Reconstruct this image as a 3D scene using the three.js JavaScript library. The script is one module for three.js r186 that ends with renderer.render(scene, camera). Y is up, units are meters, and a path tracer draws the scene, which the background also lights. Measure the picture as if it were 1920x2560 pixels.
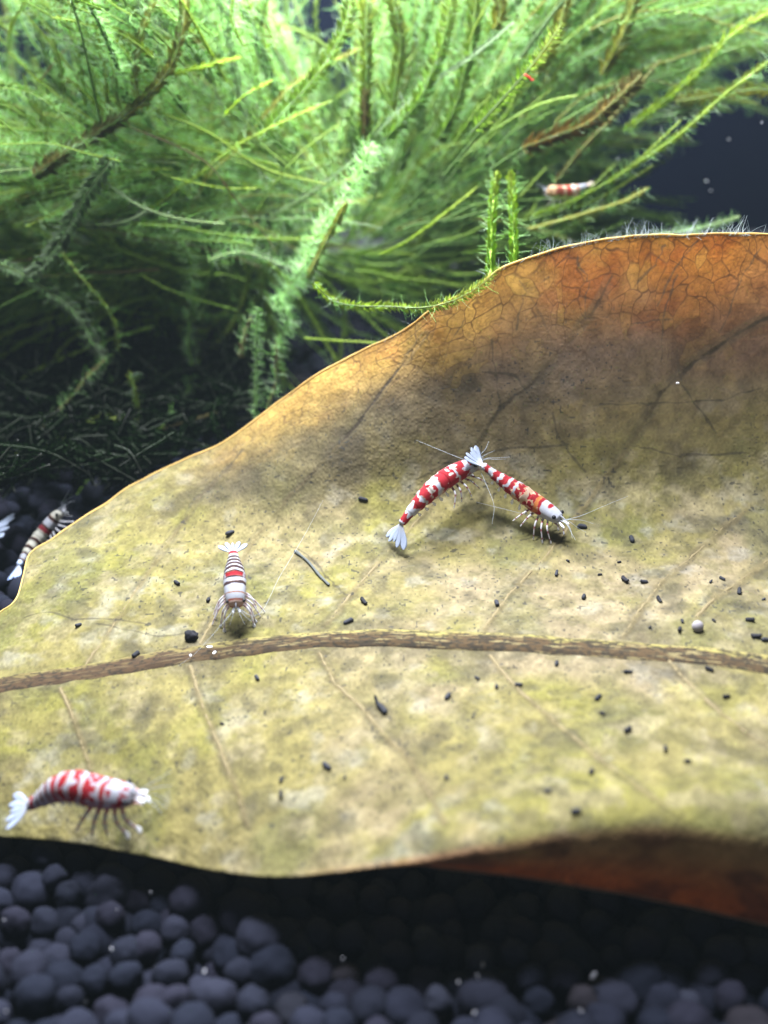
import * as THREE from 'three';
import { mergeGeometries, mergeVertices } from 'three/addons/utils/BufferGeometryUtils.js';
import { RectAreaLightUniformsLib } from 'three/addons/lights/RectAreaLightUniformsLib.js';

// ---------------------------------------------------------------- camera, light, exposure
const W = 1920, H = 2560, FOV = 45, PITCH = 30 * Math.PI / 180, FPX = (H / 2) / Math.tan(FOV * Math.PI / 360);
const V3 = (x, y, z) => new THREE.Vector3(x, y, z);
const EYE = V3(0, 0.085, 0.121);
const scene = new THREE.Scene();
const camera = new THREE.PerspectiveCamera(FOV, W / H, 0.005, 5);
camera.position.copy(EYE);
camera.lookAt(EYE.x, EYE.y - Math.sin(PITCH), EYE.z - Math.cos(PITCH));
camera.focus = 0.136;
camera.userData.fStop = 19;
scene.fog = new THREE.FogExp2(0xcfe6ea, 0.045);
scene.background = new THREE.Color().setRGB(0.150, 0.165, 0.190);

const renderer = new THREE.WebGLRenderer();
renderer.toneMapping = THREE.LinearToneMapping;
renderer.toneMappingExposure = 1;
renderer.shadowMap.enabled = true;

RectAreaLightUniformsLib.init();
function tankLamp(label, x, y, z, w, d, radiance, tx, tz) {
  const lamp = new THREE.Group(); lamp.name = scene.getObjectByName('aquarium_lamp') ? 'aquarium_lamp_001' : 'aquarium_lamp'; lamp.position.set(x, y, z); scene.add(lamp);
  lamp.userData = { label, category: 'lamp' };
  const housing = new THREE.Mesh(new THREE.BoxGeometry(w + 0.03, 0.010, d + 0.016), new THREE.MeshStandardMaterial({ color: 0x202226, roughness: 0.5 }));
  housing.name = 'housing'; housing.position.y = 0.009; lamp.add(housing);
  const glow = new THREE.Mesh(new THREE.BoxGeometry(w + 0.004, 0.002, d + 0.004), new THREE.MeshStandardMaterial({ color: 0xffffff, emissive: 0xeaf2ff, emissiveIntensity: 1.5 }));
  glow.name = 'diffuser'; glow.position.y = 0.0028; lamp.add(glow);
  const light = new THREE.RectAreaLight(0xf1f5ff, radiance, w, d);
  light.position.set(x, y, z); light.lookAt(tx, 0, tz); scene.add(light);
}
tankLamp('front one of two white strip lamps above the tank', -0.018, 0.25, -0.022, 0.05, 0.024, 530, 0, 0.005);
tankLamp('rear one of two white strip lamps above the tank', -0.008, 0.145, -0.092, 0.16, 0.025, 215, 0, -0.085);

// ---------------------------------------------------------------- helpers
function rng(seed) { let a = seed >>> 0; return () => { a = (a + 0x6D2B79F5) | 0; let t = Math.imul(a ^ (a >>> 15), 1 | a); t = (t + Math.imul(t ^ (t >>> 7), 61 | t)) ^ t; return ((t ^ (t >>> 14)) >>> 0) / 4294967296; }; }
const R = rng(20240);
const rr = (a, b, f = R) => a + (b - a) * f();
const clamp = (x, a = 0, b = 1) => Math.min(b, Math.max(a, x));
const sstep = (a, b, x) => { const t = clamp((x - a) / (b - a)); return t * t * (3 - 2 * t); };
const mix = (a, b, t) => a + (b - a) * t;
const mix3 = (a, b, t) => [mix(a[0], b[0], t), mix(a[1], b[1], t), mix(a[2], b[2], t)];
function hash(x, y, z) { let h = Math.imul(x, 374761393) ^ Math.imul(y, 668265263) ^ Math.imul(z, 1274126177); h = Math.imul(h ^ (h >>> 13), 1274126177); return ((h ^ (h >>> 16)) >>> 0) / 4294967296; }
function noise(x, y, z = 0) {
  const xi = Math.floor(x), yi = Math.floor(y), zi = Math.floor(z);
  let u = x - xi, v = y - yi, w = z - zi; u = u * u * (3 - 2 * u); v = v * v * (3 - 2 * v); w = w * w * (3 - 2 * w);
  const a = mix(mix(hash(xi, yi, zi), hash(xi + 1, yi, zi), u), mix(hash(xi, yi + 1, zi), hash(xi + 1, yi + 1, zi), u), v);
  const b = mix(mix(hash(xi, yi, zi + 1), hash(xi + 1, yi, zi + 1), u), mix(hash(xi, yi + 1, zi + 1), hash(xi + 1, yi + 1, zi + 1), u), v);
  return mix(a, b, w);
}
function fbm(x, y, z, o) { let s = 0, a = 0.5, n = 0; for (let i = 0; i < o; i++) { s += a * noise(x, y, z); n += a; a *= 0.5; x = x * 2.03 + 7.1; y = y * 2.03 + 3.7; z = z * 2.03 + 1.3; } return s / n; }
const taken = {};
function numbered(n) { const k = taken[n] = (taken[n] ?? -1) + 1; return k ? n + '_' + String(k).padStart(3, '0') : n; }
function tag(o, label, category, group, kind) { o.userData = { label, category }; if (group) o.userData.group = group; if (kind) o.userData.kind = kind; return o; }
function mesh(name, geo, mat, parent) { const m = new THREE.Mesh(geo, mat); m.name = parent ? name : numbered(name); m.castShadow = m.receiveShadow = true; (parent ?? scene).add(m); return m; }
function group(name, pos) { const g = new THREE.Group(); g.name = numbered(name); if (pos) g.position.copy(pos); scene.add(g); return g; }

// sight lines: where a spot of the photograph lies at a given height or depth
const CF = V3(0, -Math.sin(PITCH), -Math.cos(PITCH)), CU = V3(0, Math.cos(PITCH), -Math.sin(PITCH));
const sight = (px, py) => V3((px - W / 2) / FPX, 0, 0).addScaledVector(CU, -(py - H / 2) / FPX).add(CF);
const atHeight = (px, py, y) => { const d = sight(px, py); return d.multiplyScalar((y - EYE.y) / d.y).add(EYE); };
const atDepth = (px, py, z) => { const d = sight(px, py); return d.multiplyScalar((z - EYE.z) / d.z).add(EYE); };

function lerpTable(tab, x) { // smooth table [x, ...values]
  let i = 0; while (i < tab.length - 2 && x > tab[i + 1][0]) i++;
  const p = tab[Math.max(0, i - 1)], a = tab[i], b = tab[i + 1], q = tab[Math.min(tab.length - 1, i + 2)];
  const h = b[0] - a[0], t = clamp((x - a[0]) / h), out = [];
  for (let k = 1; k < a.length; k++) {
    const d = (b[k] - a[k]) / h;
    let m0 = b[0] === p[0] ? d : (b[k] - p[k]) / (b[0] - p[0]), m1 = q[0] === a[0] ? d : (q[k] - a[k]) / (q[0] - a[0]);
    const t2 = t * t, t3 = t2 * t;
    out.push((2 * t3 - 3 * t2 + 1) * a[k] + (t3 - 2 * t2 + t) * h * m0 + (-2 * t3 + 3 * t2) * b[k] + (t3 - t2) * h * m1);
  }
  return out;
}

// tapered tube along points; colour by place along it
function taperTube(pts, r0, r1, seg = 16, sides = 6, colour = null, rf = null) {
  const c = !Array.isArray(pts) ? pts : new THREE.CatmullRomCurve3(pts, false, 'centripetal'), P = c.getSpacedPoints(seg), pos = [], nor = [], idx = [], col = [], uv = [];
  let prev = null;
  for (let i = 0; i <= seg; i++) {
    const T = (i < seg ? P[i + 1].clone().sub(P[i]) : P[i].clone().sub(P[i - 1])).normalize();
    let N = prev ? prev.clone().addScaledVector(T, -prev.dot(T)) : (Math.abs(T.y) < 0.9 ? V3(0, 1, 0) : V3(1, 0, 0)).addScaledVector(T, -(Math.abs(T.y) < 0.9 ? T.y : T.x));
    if (N.lengthSq() < 1e-12) N = V3(T.y, T.z, T.x).cross(T);
    N.normalize(); prev = N; const B = T.clone().cross(N), t = i / seg, r = rf ? rf(t) : mix(r0, r1, t), k = colour && colour(t);
    for (let j = 0; j < sides; j++) {
      const a = j / sides * 2 * Math.PI, d = N.clone().multiplyScalar(Math.cos(a)).addScaledVector(B, Math.sin(a));
      pos.push(P[i].x + d.x * r, P[i].y + d.y * r, P[i].z + d.z * r); nor.push(d.x, d.y, d.z); uv.push(t, j / sides);
      if (k) col.push(...k);
      if (i < seg) { const j2 = (j + 1) % sides, a0 = i * sides + j, a1 = i * sides + j2; idx.push(a0, a1, a0 + sides, a1, a1 + sides, a0 + sides); }
    }
  }
  const e0 = pos.length / 3; pos.push(...P[0].toArray(), ...P[seg].toArray()); nor.push(0, 1, 0, 0, 1, 0); uv.push(0, 0, 1, 0);
  if (colour) col.push(...colour(0), ...colour(1));
  for (let j = 0; j < sides; j++) { const j2 = (j + 1) % sides; idx.push(e0, j2, j, e0 + 1, seg * sides + j, seg * sides + j2); }
  const g = new THREE.BufferGeometry();
  g.setAttribute('position', new THREE.Float32BufferAttribute(pos, 3)); g.setAttribute('normal', new THREE.Float32BufferAttribute(nor, 3)); g.setAttribute('uv', new THREE.Float32BufferAttribute(uv, 2));
  if (colour) g.setAttribute('color', new THREE.Float32BufferAttribute(col, 3));
  g.setIndex(idx); return g;
}
function dataTex(w, h, data, srgb) { const t = new THREE.DataTexture(data, w, h, THREE.RGBAFormat); t.magFilter = THREE.LinearFilter; t.minFilter = THREE.LinearFilter; if (srgb) t.colorSpace = THREE.SRGBColorSpace; t.needsUpdate = true; return t; }

// ---------------------------------------------------------------- tank: back wall and soil
{
  const wall = mesh('tank_back_wall', new THREE.BoxGeometry(0.9, 0.34, 0.006), new THREE.MeshPhysicalMaterial({ color: new THREE.Color().setRGB(0.0022, 0.0035, 0.0100), roughness: 1, specularIntensity: 0.05 }));
  wall.position.set(0, 0.163, -0.168); tag(wall, 'dark navy back wall of the tank behind the moss', 'wall', null, 'structure');
}
const soil = group('soil'); tag(soil, 'dark blue grey granular aquarium soil below the leaf', 'soil', null, 'structure');
mesh('soil_bed', new THREE.BoxGeometry(0.9, 0.01, 0.36), new THREE.MeshStandardMaterial({ color: new THREE.Color().setRGB(0.008, 0.009, 0.012), roughness: 1 }), soil).position.set(0, -0.0085, 0.01);
{
  const f = rng(77), geos = [];
  for (let k = 0; k < 7; k++) {
    const g0 = mergeVertices(new THREE.IcosahedronGeometry(1, 5).deleteAttribute('uv').deleteAttribute('normal'), 1e-4), p = g0.attributes.position;
    const sx = rr(0.9, 1.12, f), sy = rr(0.85, 1, f), sz = rr(0.9, 1.12, f);
    for (let i = 0; i < p.count; i++) {
      const x = p.getX(i), y = p.getY(i), z = p.getZ(i), s = 1 + 0.40 * (fbm(x * 1.1 + 9 * k, y * 1.1, z * 1.1, 2) - 0.5) + 0.16 * (fbm(x * 4 + 5 * k, y * 4, z * 4, 2) - 0.5) + 0.08 * (noise(x * 11, y * 11, z * 11 + k) - 0.5);
      p.setXYZ(i, x * s * sx, y * s * sy, z * s * sz);
    }
    g0.computeVertexNormals(); geos.push(g0);
  }
  const tones = [[.027, .029, .040], [.033, .035, .049], [.022, .025, .036], [.040, .041, .055], [.035, .033, .045], [.030, .030, .036], [.052, .044, .046], [.060, .062, .078]];
  const n = 128, d = new Uint8Array(n * n * 4);
  for (let i = 0; i < n * n; i++) { const v = 255 * clamp(fbm((i % n) / 5, Math.floor(i / n) / 5, 3, 4)); d[i * 4] = d[i * 4 + 1] = d[i * 4 + 2] = v; d[i * 4 + 3] = 255; }
  const mats = tones.map((c) => new THREE.MeshPhysicalMaterial({ color: new THREE.Color().setRGB(c[0] * .33, c[1] * .35, c[2] * .42), roughness: 0.9, specularIntensity: .12 }));
  const spots = [];
  const pitch = 0.0030;
  for (let layer = 0; layer < 2; layer++) for (let i = -48; i <= 48; i++) for (let j = -54; j <= 29; j++) {
    const x = (i + (j & 1) * 0.5 + layer * 0.5) * pitch + rr(-.0008, .0008, f), z = j * pitch * 0.88 + layer * .0014 + rr(-.0008, .0008, f) + 0.01;
    const big = f(); const r = mix(.0013, .0023, big * big) * (layer ? .95 : 1);
    spots.push([x, (layer ? -.0008 : -.0029) + rr(-.0009, .0012, f) + 0.0016 * (noise(x * 120, z * 120) - .5), z, r, Math.floor(f() * 7), f() < .8 ? Math.floor(f() * 5) : Math.floor(f() * 8), layer]);
  }
  const prj = V3(0, 0, 0); camera.updateMatrixWorld(); camera.updateProjectionMatrix();
  for (const s of spots) { prj.set(s[0], s[1], s[2]).project(camera); s.key = (Math.abs(prj.x) < 1.06 && prj.y < -.60 && prj.y > -1.08 && s[6] ? 0 : 10) + EYE.distanceTo(V3(s[0], s[1], s[2])); }
  spots.sort((a, b) => a.key - b.key);
  const shownN = 300, q = new THREE.Quaternion(), e = new THREE.Euler(), M = new THREE.Matrix4();
  const rest = geos.map(() => []);
  spots.forEach((s, k) => {
    e.set(f() * 6, f() * 6, f() * 6); q.setFromEuler(e);
    if (k < shownN) { const m = mesh('soil_granule' + (k ? '_' + String(k).padStart(3, '0') : ''), geos[s[4]], mats[s[5]], soil); m.position.set(s[0], s[1], s[2]); m.quaternion.copy(q); m.scale.setScalar(s[3]); } else rest[s[4]].push([M.compose(V3(s[0], s[1], s[2]), q, V3(s[3], s[3], s[3])).clone(), tones[s[5]]]);
  });
  const low = geos.map((g, k) => { const g1 = mergeVertices(new THREE.IcosahedronGeometry(1, 2).deleteAttribute('uv').deleteAttribute('normal'), 1e-4), p = g1.attributes.position; for (let i = 0; i < p.count; i++) { const s = 1 + .3 * (noise(p.getX(i) * 1.5 + k * 5, p.getY(i) * 1.5, p.getZ(i) * 1.5) - .5); p.setXYZ(i, p.getX(i) * s, p.getY(i) * s, p.getZ(i) * s); } g1.computeVertexNormals(); return g1; });
  rest.forEach((list, k) => {
    const im = new THREE.InstancedMesh(low[k], new THREE.MeshPhysicalMaterial({ roughness: .9, specularIntensity: .1 }), list.length); im.name = 'granule_mass' + (k ? '_' + String(k).padStart(3, '0') : ''); im.userData.kind = 'stuff'; im.castShadow = im.receiveShadow = true;
    list.forEach(([m, c], i) => { im.setMatrixAt(i, m); im.setColorAt(i, new THREE.Color().setRGB(c[0] * .27, c[1] * .29, c[2] * .35)); }); soil.add(im);
  });
}

// ---------------------------------------------------------------- the leaf
// rows across the leaf, back edge to front lip: [place along, sight row, height]
const ROWS = [
  [[-420, 1800, .0075], [-150, 1640, .008], [0, 1530, .008], [40, 1500, .0082], [58, 1440, .0083], [66, 1395, .0085], [128, 1348, .009], [188, 1307, .0095], [260, 1262, .010], [330, 1214, .0112], [445, 1155, .0132], [550, 1112, .015], [620, 1063, .0172], [700, 1003, .020], [790, 938, .0238], [900, 880, .0268], [1010, 826, .0304], [1085, 770, .0345], [1180, 722, .0374], [1260, 668, .0394], [1340, 640, .0406], [1420, 615, .0419], [1500, 601, .0427], [1600, 590, .0431], [1750, 588, .0432], [1920, 585, .0431], [2150, 610, .042], [2520, 1200, .022]],
  [[-420, 1806, .0075], [-150, 1665, .008], [0, 1580, .0082], [60, 1500, .0085], [250, 1360, .0098], [550, 1240, .0127], [800, 1130, .0177], [1180, 1000, .0245], [1500, 950, .0276], [1920, 930, .0276], [2150, 950, .027], [2520, 1300, .019]],
  [[-420, 1812, .0075], [-150, 1690, .008], [0, 1630, .0080], [60, 1570, .0082], [250, 1470, .0094], [550, 1385, .0104], [800, 1335, .0114], [1180, 1300, .0127], [1500, 1285, .0137], [1920, 1260, .0145], [2150, 1270, .0145], [2520, 1420, .015]],
  [[-420, 1822, .0075], [-150, 1745, .0075], [0, 1712, .0076], [150, 1690, .0080], [300, 1667, .0084], [450, 1642, .0089], [600, 1618, .0096], [800, 1600, .0106], [1000, 1598, .0116], [1200, 1605, .0124], [1400, 1614, .0130], [1600, 1627, .0134], [1750, 1641, .0136], [1920, 1662, .0138], [2150, 1690, .0138], [2520, 1750, .014]],
  [[-420, 1834, .0073], [-150, 1900, .0056], [0, 1905, .0058], [300, 1905, .0066], [650, 1900, .0092], [1000, 1880, .0112], [1300, 1860, .0128], [1600, 1860, .0136], [1920, 1880, .0136], [2150, 1900, .0136], [2520, 1880, .015]],
  [[-420, 1850, .0068], [-150, 2060, .0030], [0, 2078, .0032], [150, 2088, .0034], [300, 2112, .0039], [480, 2145, .0052], [640, 2168, .0072], [760, 2165, .0084], [1000, 2136, .0108], [1180, 2110, .0122], [1350, 2082, .0132], [1500, 2062, .0136], [1620, 2056, .0138], [1750, 2066, .0138], [1920, 2088, .0136], [2150, 2110, .013], [2520, 2000, .015]],
  [[-420, 1856, .0066], [-150, 2066, .0023], [0, 2085, .0025], [150, 2095, .0027], [300, 2120, .0032], [480, 2153, .0045], [640, 2176, .0064], [760, 2175, .0076], [1000, 2160, .0094], [1180, 2178, .0090], [1350, 2200, .0078], [1500, 2224, .0064], [1620, 2246, .0055], [1750, 2274, .0044], [1920, 2312, .0034], [2150, 2360, .003], [2520, 2200, .010]],
];
const NU = 420, NV = 230, PX0 = -420, PX1 = 2520;
const LP = new Float32Array((NU + 1) * (NV + 1) * 3);
const VT = [0, .17, .36, .54, .72, .87, 1];       // where the rows sit across the leaf
function leafColumn(px) { return ROWS.map((r) => { const [py, y] = lerpTable(r, px); return atHeight(px, py, y); }); }
for (let i = 0; i <= NU; i++) {
  const px = mix(PX0, PX1, i / NU), rows = leafColumn(px);
  for (let j = 0; j <= NV; j++) {
    const t = j / NV, tab = rows.map((p, k) => [VT[k], p.x, p.y, p.z]);
    const [x, y, z] = lerpTable(tab, t);
    const o = (i * (NV + 1) + j) * 3;
    const wav = 0.0007 * (fbm(x * 90, z * 90, 4, 2) - .5) * sstep(0, .12, t) * sstep(1, .9, t) + 0.00035 * (fbm(x * 300, z * 300, y * 300, 2) - .5);
    LP[o] = x; LP[o + 1] = y + wav; LP[o + 2] = z + 0.3 * wav;
  }
}
const leafP = (i, j) => V3(LP[(i * (NV + 1) + j) * 3], LP[(i * (NV + 1) + j) * 3 + 1], LP[(i * (NV + 1) + j) * 3 + 2]);
function leafAt(s, t) { const a = clamp(s) * NU, b = clamp(t) * NV, i = Math.min(NU - 1, Math.floor(a)), j = Math.min(NV - 1, Math.floor(b)), u = a - i, v = b - j; return leafP(i, j).lerp(leafP(i + 1, j), u).lerp(leafP(i, j + 1).lerp(leafP(i + 1, j + 1), u), v); }
function leafNormal(s, t) { const e = 1.5 / NU, f = 1.5 / NV, a = leafAt(s + e, t).sub(leafAt(s - e, t)), b = leafAt(s, t + f).sub(leafAt(s, t - f)); return b.cross(a).normalize(); }
// spot of the photograph -> place (s, t) on the leaf: search down the column
const pxOf = (p) => { const d = p.clone().sub(EYE), w = d.dot(CF); return [W / 2 + FPX * d.x / w, H / 2 - FPX * d.dot(CU) / w]; };
function onLeaf(px, py) {
  const s = (px - PX0) / (PX1 - PX0); let best = [1e9, 0];
  for (let j = 0; j <= NV * 2; j++) { const t = j / (NV * 2), d = Math.abs(pxOf(leafAt(s, t))[1] - py); if (d < best[0]) best = [d, t]; }
  return [s, best[1]];
}
const spotOnLeaf = (px, py) => leafAt(...onLeaf(px, py));
// height of the leaf below a point (null beside the leaf)
const HG = new Map();
for (let i = 0; i <= NU; i++) for (let j = 0; j <= NV; j++) { const p = leafP(i, j), k = Math.round(p.x * 2000) + ',' + Math.round(p.z * 2000); if (!HG.has(k) || HG.get(k) < p.y) HG.set(k, p.y); }
function leafHeight(x, z, top = 1) { let b = null; const a = Math.round(x * 2000), c = Math.round(z * 2000); for (let r = 0; r < 3 && b === null; r++) for (let i = -r; i <= r; i++) for (let j = -r; j <= r; j++) { const h = HG.get((a + i) + ',' + (c + j)); if (h !== undefined && h < top && (b === null || h > b)) b = h; } return b; }
// a point seen at (px, py) that is `lift` above the leaf
function above(px, py, lift) {
  const d = sight(px, py).normalize(), hit = spotOnLeaf(px, py), t1 = hit.clone().sub(EYE).dot(d);
  for (let k = 0; k < 400; k++) { const p = EYE.clone().addScaledVector(d, t1 - k * 0.0001), h = leafHeight(p.x, p.z, p.y + .002); if (h !== null && p.y - h >= lift) return p; }
  return hit.add(V3(0, lift, 0));
}

const VEINS = [ // secondary veins, from the midrib outwards
  [[816, 1560], [880, 1483], [976, 1372], [1100, 1235], [1191, 1110], [1249, 1023], [1348, 942], [1440, 832], [1500, 750], [1530, 690]],
  [[1209, 1570], [1272, 1487], [1359, 1395], [1398, 1347], [1486, 1229], [1573, 1110], [1649, 988], [1753, 890], [1920, 790], [2050, 740]],
  [[1556, 1588], [1597, 1527], [1654, 1452], [1730, 1390], [1830, 1300], [1950, 1210], [2100, 1120]],
  [[1740, 1540], [1790, 1490], [1863, 1440], [1960, 1370]],
  [[500, 1610], [560, 1500], [637, 1345], [712, 1252], [800, 1160], [900, 1050], [990, 930], [1060, 840]],
  [[215, 1660], [300, 1540], [380, 1420], [440, 1330], [500, 1240], [600, 1130]],
  [[799, 1632], [839, 1709], [903, 1767], [960, 1832], [1024, 1898], [1070, 1979], [1110, 2060]],
  [[1225, 1640], [1307, 1736], [1388, 1805], [1492, 1892], [1600, 1970], [1700, 2040]],
  [[1670, 1650], [1770, 1753], [1863, 1828], [1960, 1890], [2080, 1960]],
  [[474, 1662], [509, 1773], [540, 1846], [580, 1950], [620, 2060]],
  [[150, 1720], [185, 1800], [215, 1890], [250, 2000]],
].map((v) => v.map((p) => onLeaf(...p)));
const FAINT = [
  [[720, 1362], [770, 1390], [815, 1440], [850, 1480], [880, 1487]], [[1790, 1080], [1700, 960], [1690, 870]], [[1040, 1200], [1130, 1150], [1260, 1120], [1420, 1110]], [[1330, 1000], [1290, 940], [1200, 930]], [[1500, 1010], [1620, 1010], [1800, 1000], [1920, 960]],
  [[1440, 832], [1560, 810], [1680, 800]], [[1100, 930], [1120, 860], [1160, 800]], [[1249, 1023], [1240, 930], [1225, 850]], [[1573, 1110], [1700, 1140], [1860, 1130]], [[240, 1560], [400, 1590], [560, 1585]], [[60, 1545], [180, 1550], [370, 1560]], [[1460, 1180], [1400, 1100], [1380, 1030]],
  [[1540, 760], [1640, 660], [1660, 610]], [[1640, 760], [1700, 650], [1740, 600]], [[1650, 900], [1660, 780], [1690, 690]], [[1460, 800], [1470, 700], [1440, 640]], [[1290, 820], [1310, 740], [1370, 690]], [[1800, 830], [1850, 700], [1900, 620]], [[1060, 880], [1100, 790]], [[1380, 860], [1350, 780], [1300, 700]],
].map((v) => v.map((p) => onLeaf(...p)));

const TW = 2048, TH = 1280;
{
  const veinD = new Float32Array(TW * TH).fill(1), faintD = new Float32Array(TW * TH).fill(1);
  function trace(list, field, wid) {
    for (const v of list) for (let k = 0; k < v.length - 1; k++) {
      const a = v[k], b = v[k + 1], n = 160;
      for (let q = 0; q < n; q++) {
        const t = q / n, s = mix(a[0], b[0], t) * TW + 5 * (noise(k * 3 + t * 5, a[0] * 50) - .5), u = mix(a[1], b[1], t) * TH + 5 * (noise(k * 3 + t * 5, a[0] * 90) - .5);
        for (let y = -wid; y <= wid; y++) for (let x = -wid; x <= wid; x++) { const X = Math.round(s) + x, Y = Math.round(u) + y; if (X < 0 || Y < 0 || X >= TW || Y >= TH) continue; const d = Math.hypot(X - s, Y - u) / wid; if (d < field[Y * TW + X]) field[Y * TW + X] = d; }
      }
    }
  }
  trace(VEINS, veinD, 14); trace(FAINT, faintD, 5);
  const col = new Uint8Array(TW * TH * 4), bmp = new Uint8Array(TW * TH * 4);
  const cells = (x, y) => { const xi = Math.floor(x), yi = Math.floor(y); let f1 = 9, f2 = 9, id = 0; for (let a = -1; a <= 1; a++) for (let b = -1; b <= 1; b++) { const d = Math.hypot(xi + a + .5 + .8 * (hash(xi + a, yi + b, 1) - .5) - x, yi + b + .5 + .8 * (hash(xi + a, yi + b, 2) - .5) - y); if (d < f1) { f2 = f1; f1 = d; id = hash(xi + a, yi + b, 3); } else if (d < f2) f2 = d; } return [f2 - f1, id]; };
  // length across the leaf of each column, for patterns at their real size
  for (let Y = 0; Y < TH; Y++) for (let X = 0; X < TW; X++) {
    const s = (X + .5) / TW, t = (Y + .5) / TH, a = s * NU, b = t * NV, i = Math.min(NU - 1, a | 0), j = Math.min(NV - 1, b | 0), o = (i * (NV + 1) + j) * 3, u = a - i, v = b - j, o2 = o + 3, o3 = o + (NV + 1) * 3;
    const x = LP[o] + (LP[o3] - LP[o]) * u + (LP[o2] - LP[o]) * v, y = LP[o + 1] + (LP[o3 + 1] - LP[o + 1]) * u + (LP[o2 + 1] - LP[o + 1]) * v, z = LP[o + 2] + (LP[o3 + 2] - LP[o + 2]) * u + (LP[o2 + 2] - LP[o + 2]) * v;
    const n1 = fbm(x * 85, y * 85, z * 85, 3), n2 = fbm(x * 230 + 9, y * 230, z * 230, 3), n3 = fbm(x * 800 + 4, y * 800, z * 800, 2), n4 = noise(x * 4200, y * 4200, z * 2600), n5 = fbm(x * 140 + 40, y * 140, z * 140 + 8, 2);
    let c = [.385, .325, .112];                                           // straw yellow
    c = mix3(c, [.46, .365, .205], sstep(.42, .66, n1) * sstep(.22, .55, s) * .95);    // pinkish beige, more to the right
    c = mix3(c, [.35, .32, .075], sstep(.47, .68, fbm(x * 130 + 70, y * 130, z * 130, 3)) * (1 - .35 * s));  // yellow green
    c = mix3(c, [.20, .20, .065], sstep(.52, .72, n5) * .6);                // olive grime
    c = mix3(c, [.12, .10, .055], sstep(.55, .72, n2) * .6);
    c = mix3(c, [.56, .54, .46], sstep(.56, .76, fbm(x * 330, y * 330 + 30, z * 330, 4)) * .4);
    const n6 = fbm(x * 620 + 3, y * 620, z * 620, 3), n7 = fbm(x * 420 + 31, y * 420, z * 420, 4);
    c = mix3(c, [.50, .42, .24], sstep(.52, .70, n7) * .5); c = mix3(c, [.24, .205, .075], sstep(.50, .32, n6) * .5); c = mix3(c, [.105, .095, .055], sstep(.60, .74, fbm(x * 300, y * 300 + 50, z * 300, 4)) * .55);
    // towards the raised back edge: brown, then orange with a net of veins
    const up = sstep(.36, .12, t) * sstep(.20, .42, s), arc = t;
    const lx = x * 1000, ly = t * 86;
    c = mix3(c, mix3([.235, .150, .105], [.22, .175, .075], sstep(.62, .38, s)), up * .85);
    c = mix3(c, [.085, .068, .042], up * sstep(.44, .62, n2 * .5 + n1 * .5) * .85);
    const wx = lx + 1.6 * (n2 - .5) * 4, wy = ly + 1.6 * (n1 - .5) * 4;
    const big = cells(wx / 1.75, wy / 2.1), small = cells(wx / .62 + 30, wy / .62);
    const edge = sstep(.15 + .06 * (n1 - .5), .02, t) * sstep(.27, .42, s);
    const hot = sstep(.42, .75, s);
    c = mix3(c, mix3([.46, .27, .055], [.50, .155, .022], hot * .8 + .18 * (big[1] - .5)), edge * (.62 + .38 * n1));
    c = mix3(c, [.60, .40, .09], edge * sstep(.70, .95, big[1]) * .28 * (1 - .6 * hot) + up * sstep(.8, .95, big[1]) * .12);
    c = mix3(c, [.26, .045, .012], edge * sstep(.45, .75, fbm(x * 210 + 3, y * 210, z * 210 + 8, 4)) * .7 * (.4 + .6 * hot)); c = mix3(c, [.22, .06, .02], sstep(.16, .10, Math.abs(t - .115) * 2) * up * sstep(.55, .9, s) * .35);
    const net = Math.max(sstep(.13, .01, big[0]) * (.45 + .55 * noise(x * 600, y * 600)), .40 * sstep(.14, .0, small[0])), netS = clamp(up * .34 * sstep(.35, .55, n1) + edge * .75);
    c = mix3(c, [.075, .035, .018], net * netS * .8);
    const net2 = sstep(.20, .0, small[0]) * .5 + sstep(.10, .0, big[0]) * .6;
    c = mix3(c, mix3(c, [.20, .17, .09], .5), net2 * (1 - up) * sstep(.45, .6, n5) * .6);
    // front lip: red brown
    const lip = sstep(.865, .90, t) * sstep(.36, .50, s);
    c = mix3(c, mix3([.42, .24, .11], [.58, .12, .028], sstep(.90, .985, t)), lip * .92);
    c = mix3(c, [.10, .035, .022], lip * sstep(.48, .66, n2) * .7);
    // veins
    const vd = veinD[Y * TW + X], fd = faintD[Y * TW + X], vfade = sstep(.35, .8, noise(x * 300, z * 300 + 5) + .35);
    const vw = sstep(mix(.62, .40, up), mix(.12, .04, up), vd + .4 * (n3 - .5));
    c = mix3(c, mix3([.30, .235, .105], [.085, .062, .036], clamp(up + .15)), vw * (.75 + .2 * up) * vfade);
    c = mix3(c, mix3(c, [.12, .10, .06], .55), sstep(1.0, .5, vd) * .75 * (1 - vw) * sstep(.3, .55, n2));
    c = mix3(c, [.075, .062, .042], sstep(.55, .05, fd + .8 * (n3 - .5)) * .55 * vfade);
    // dirt beside the midrib
    const mid = sstep(.075, .0, Math.abs(t - .548)) ; c = mix3(c, [.16, .13, .07], mid * sstep(.4, .65, n2) * .6);
    // specks, grain
    const sp = noise(x * 3600 + 11, y * 3600, z * 2800) ; c = mix3(c, [.045, .045, .045], sstep(.80, .88, sp) * sstep(.38, .56, n1 * .5 + .5 * noise(x * 60, z * 60 + 9)) * .7 * (1 - edge));
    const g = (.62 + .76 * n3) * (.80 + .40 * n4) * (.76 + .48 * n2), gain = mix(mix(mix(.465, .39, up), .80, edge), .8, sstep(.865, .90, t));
    const k = (Y * TW + X) * 4;
    for (let q = 0; q < 3; q++) { const l = clamp(c[q] * g * gain, 0, 1); col[k + q] = 255 * (l <= .0031308 ? l * 12.92 : 1.055 * Math.pow(l, 1 / 2.4) - .055); }
    col[k + 3] = 255;
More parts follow.
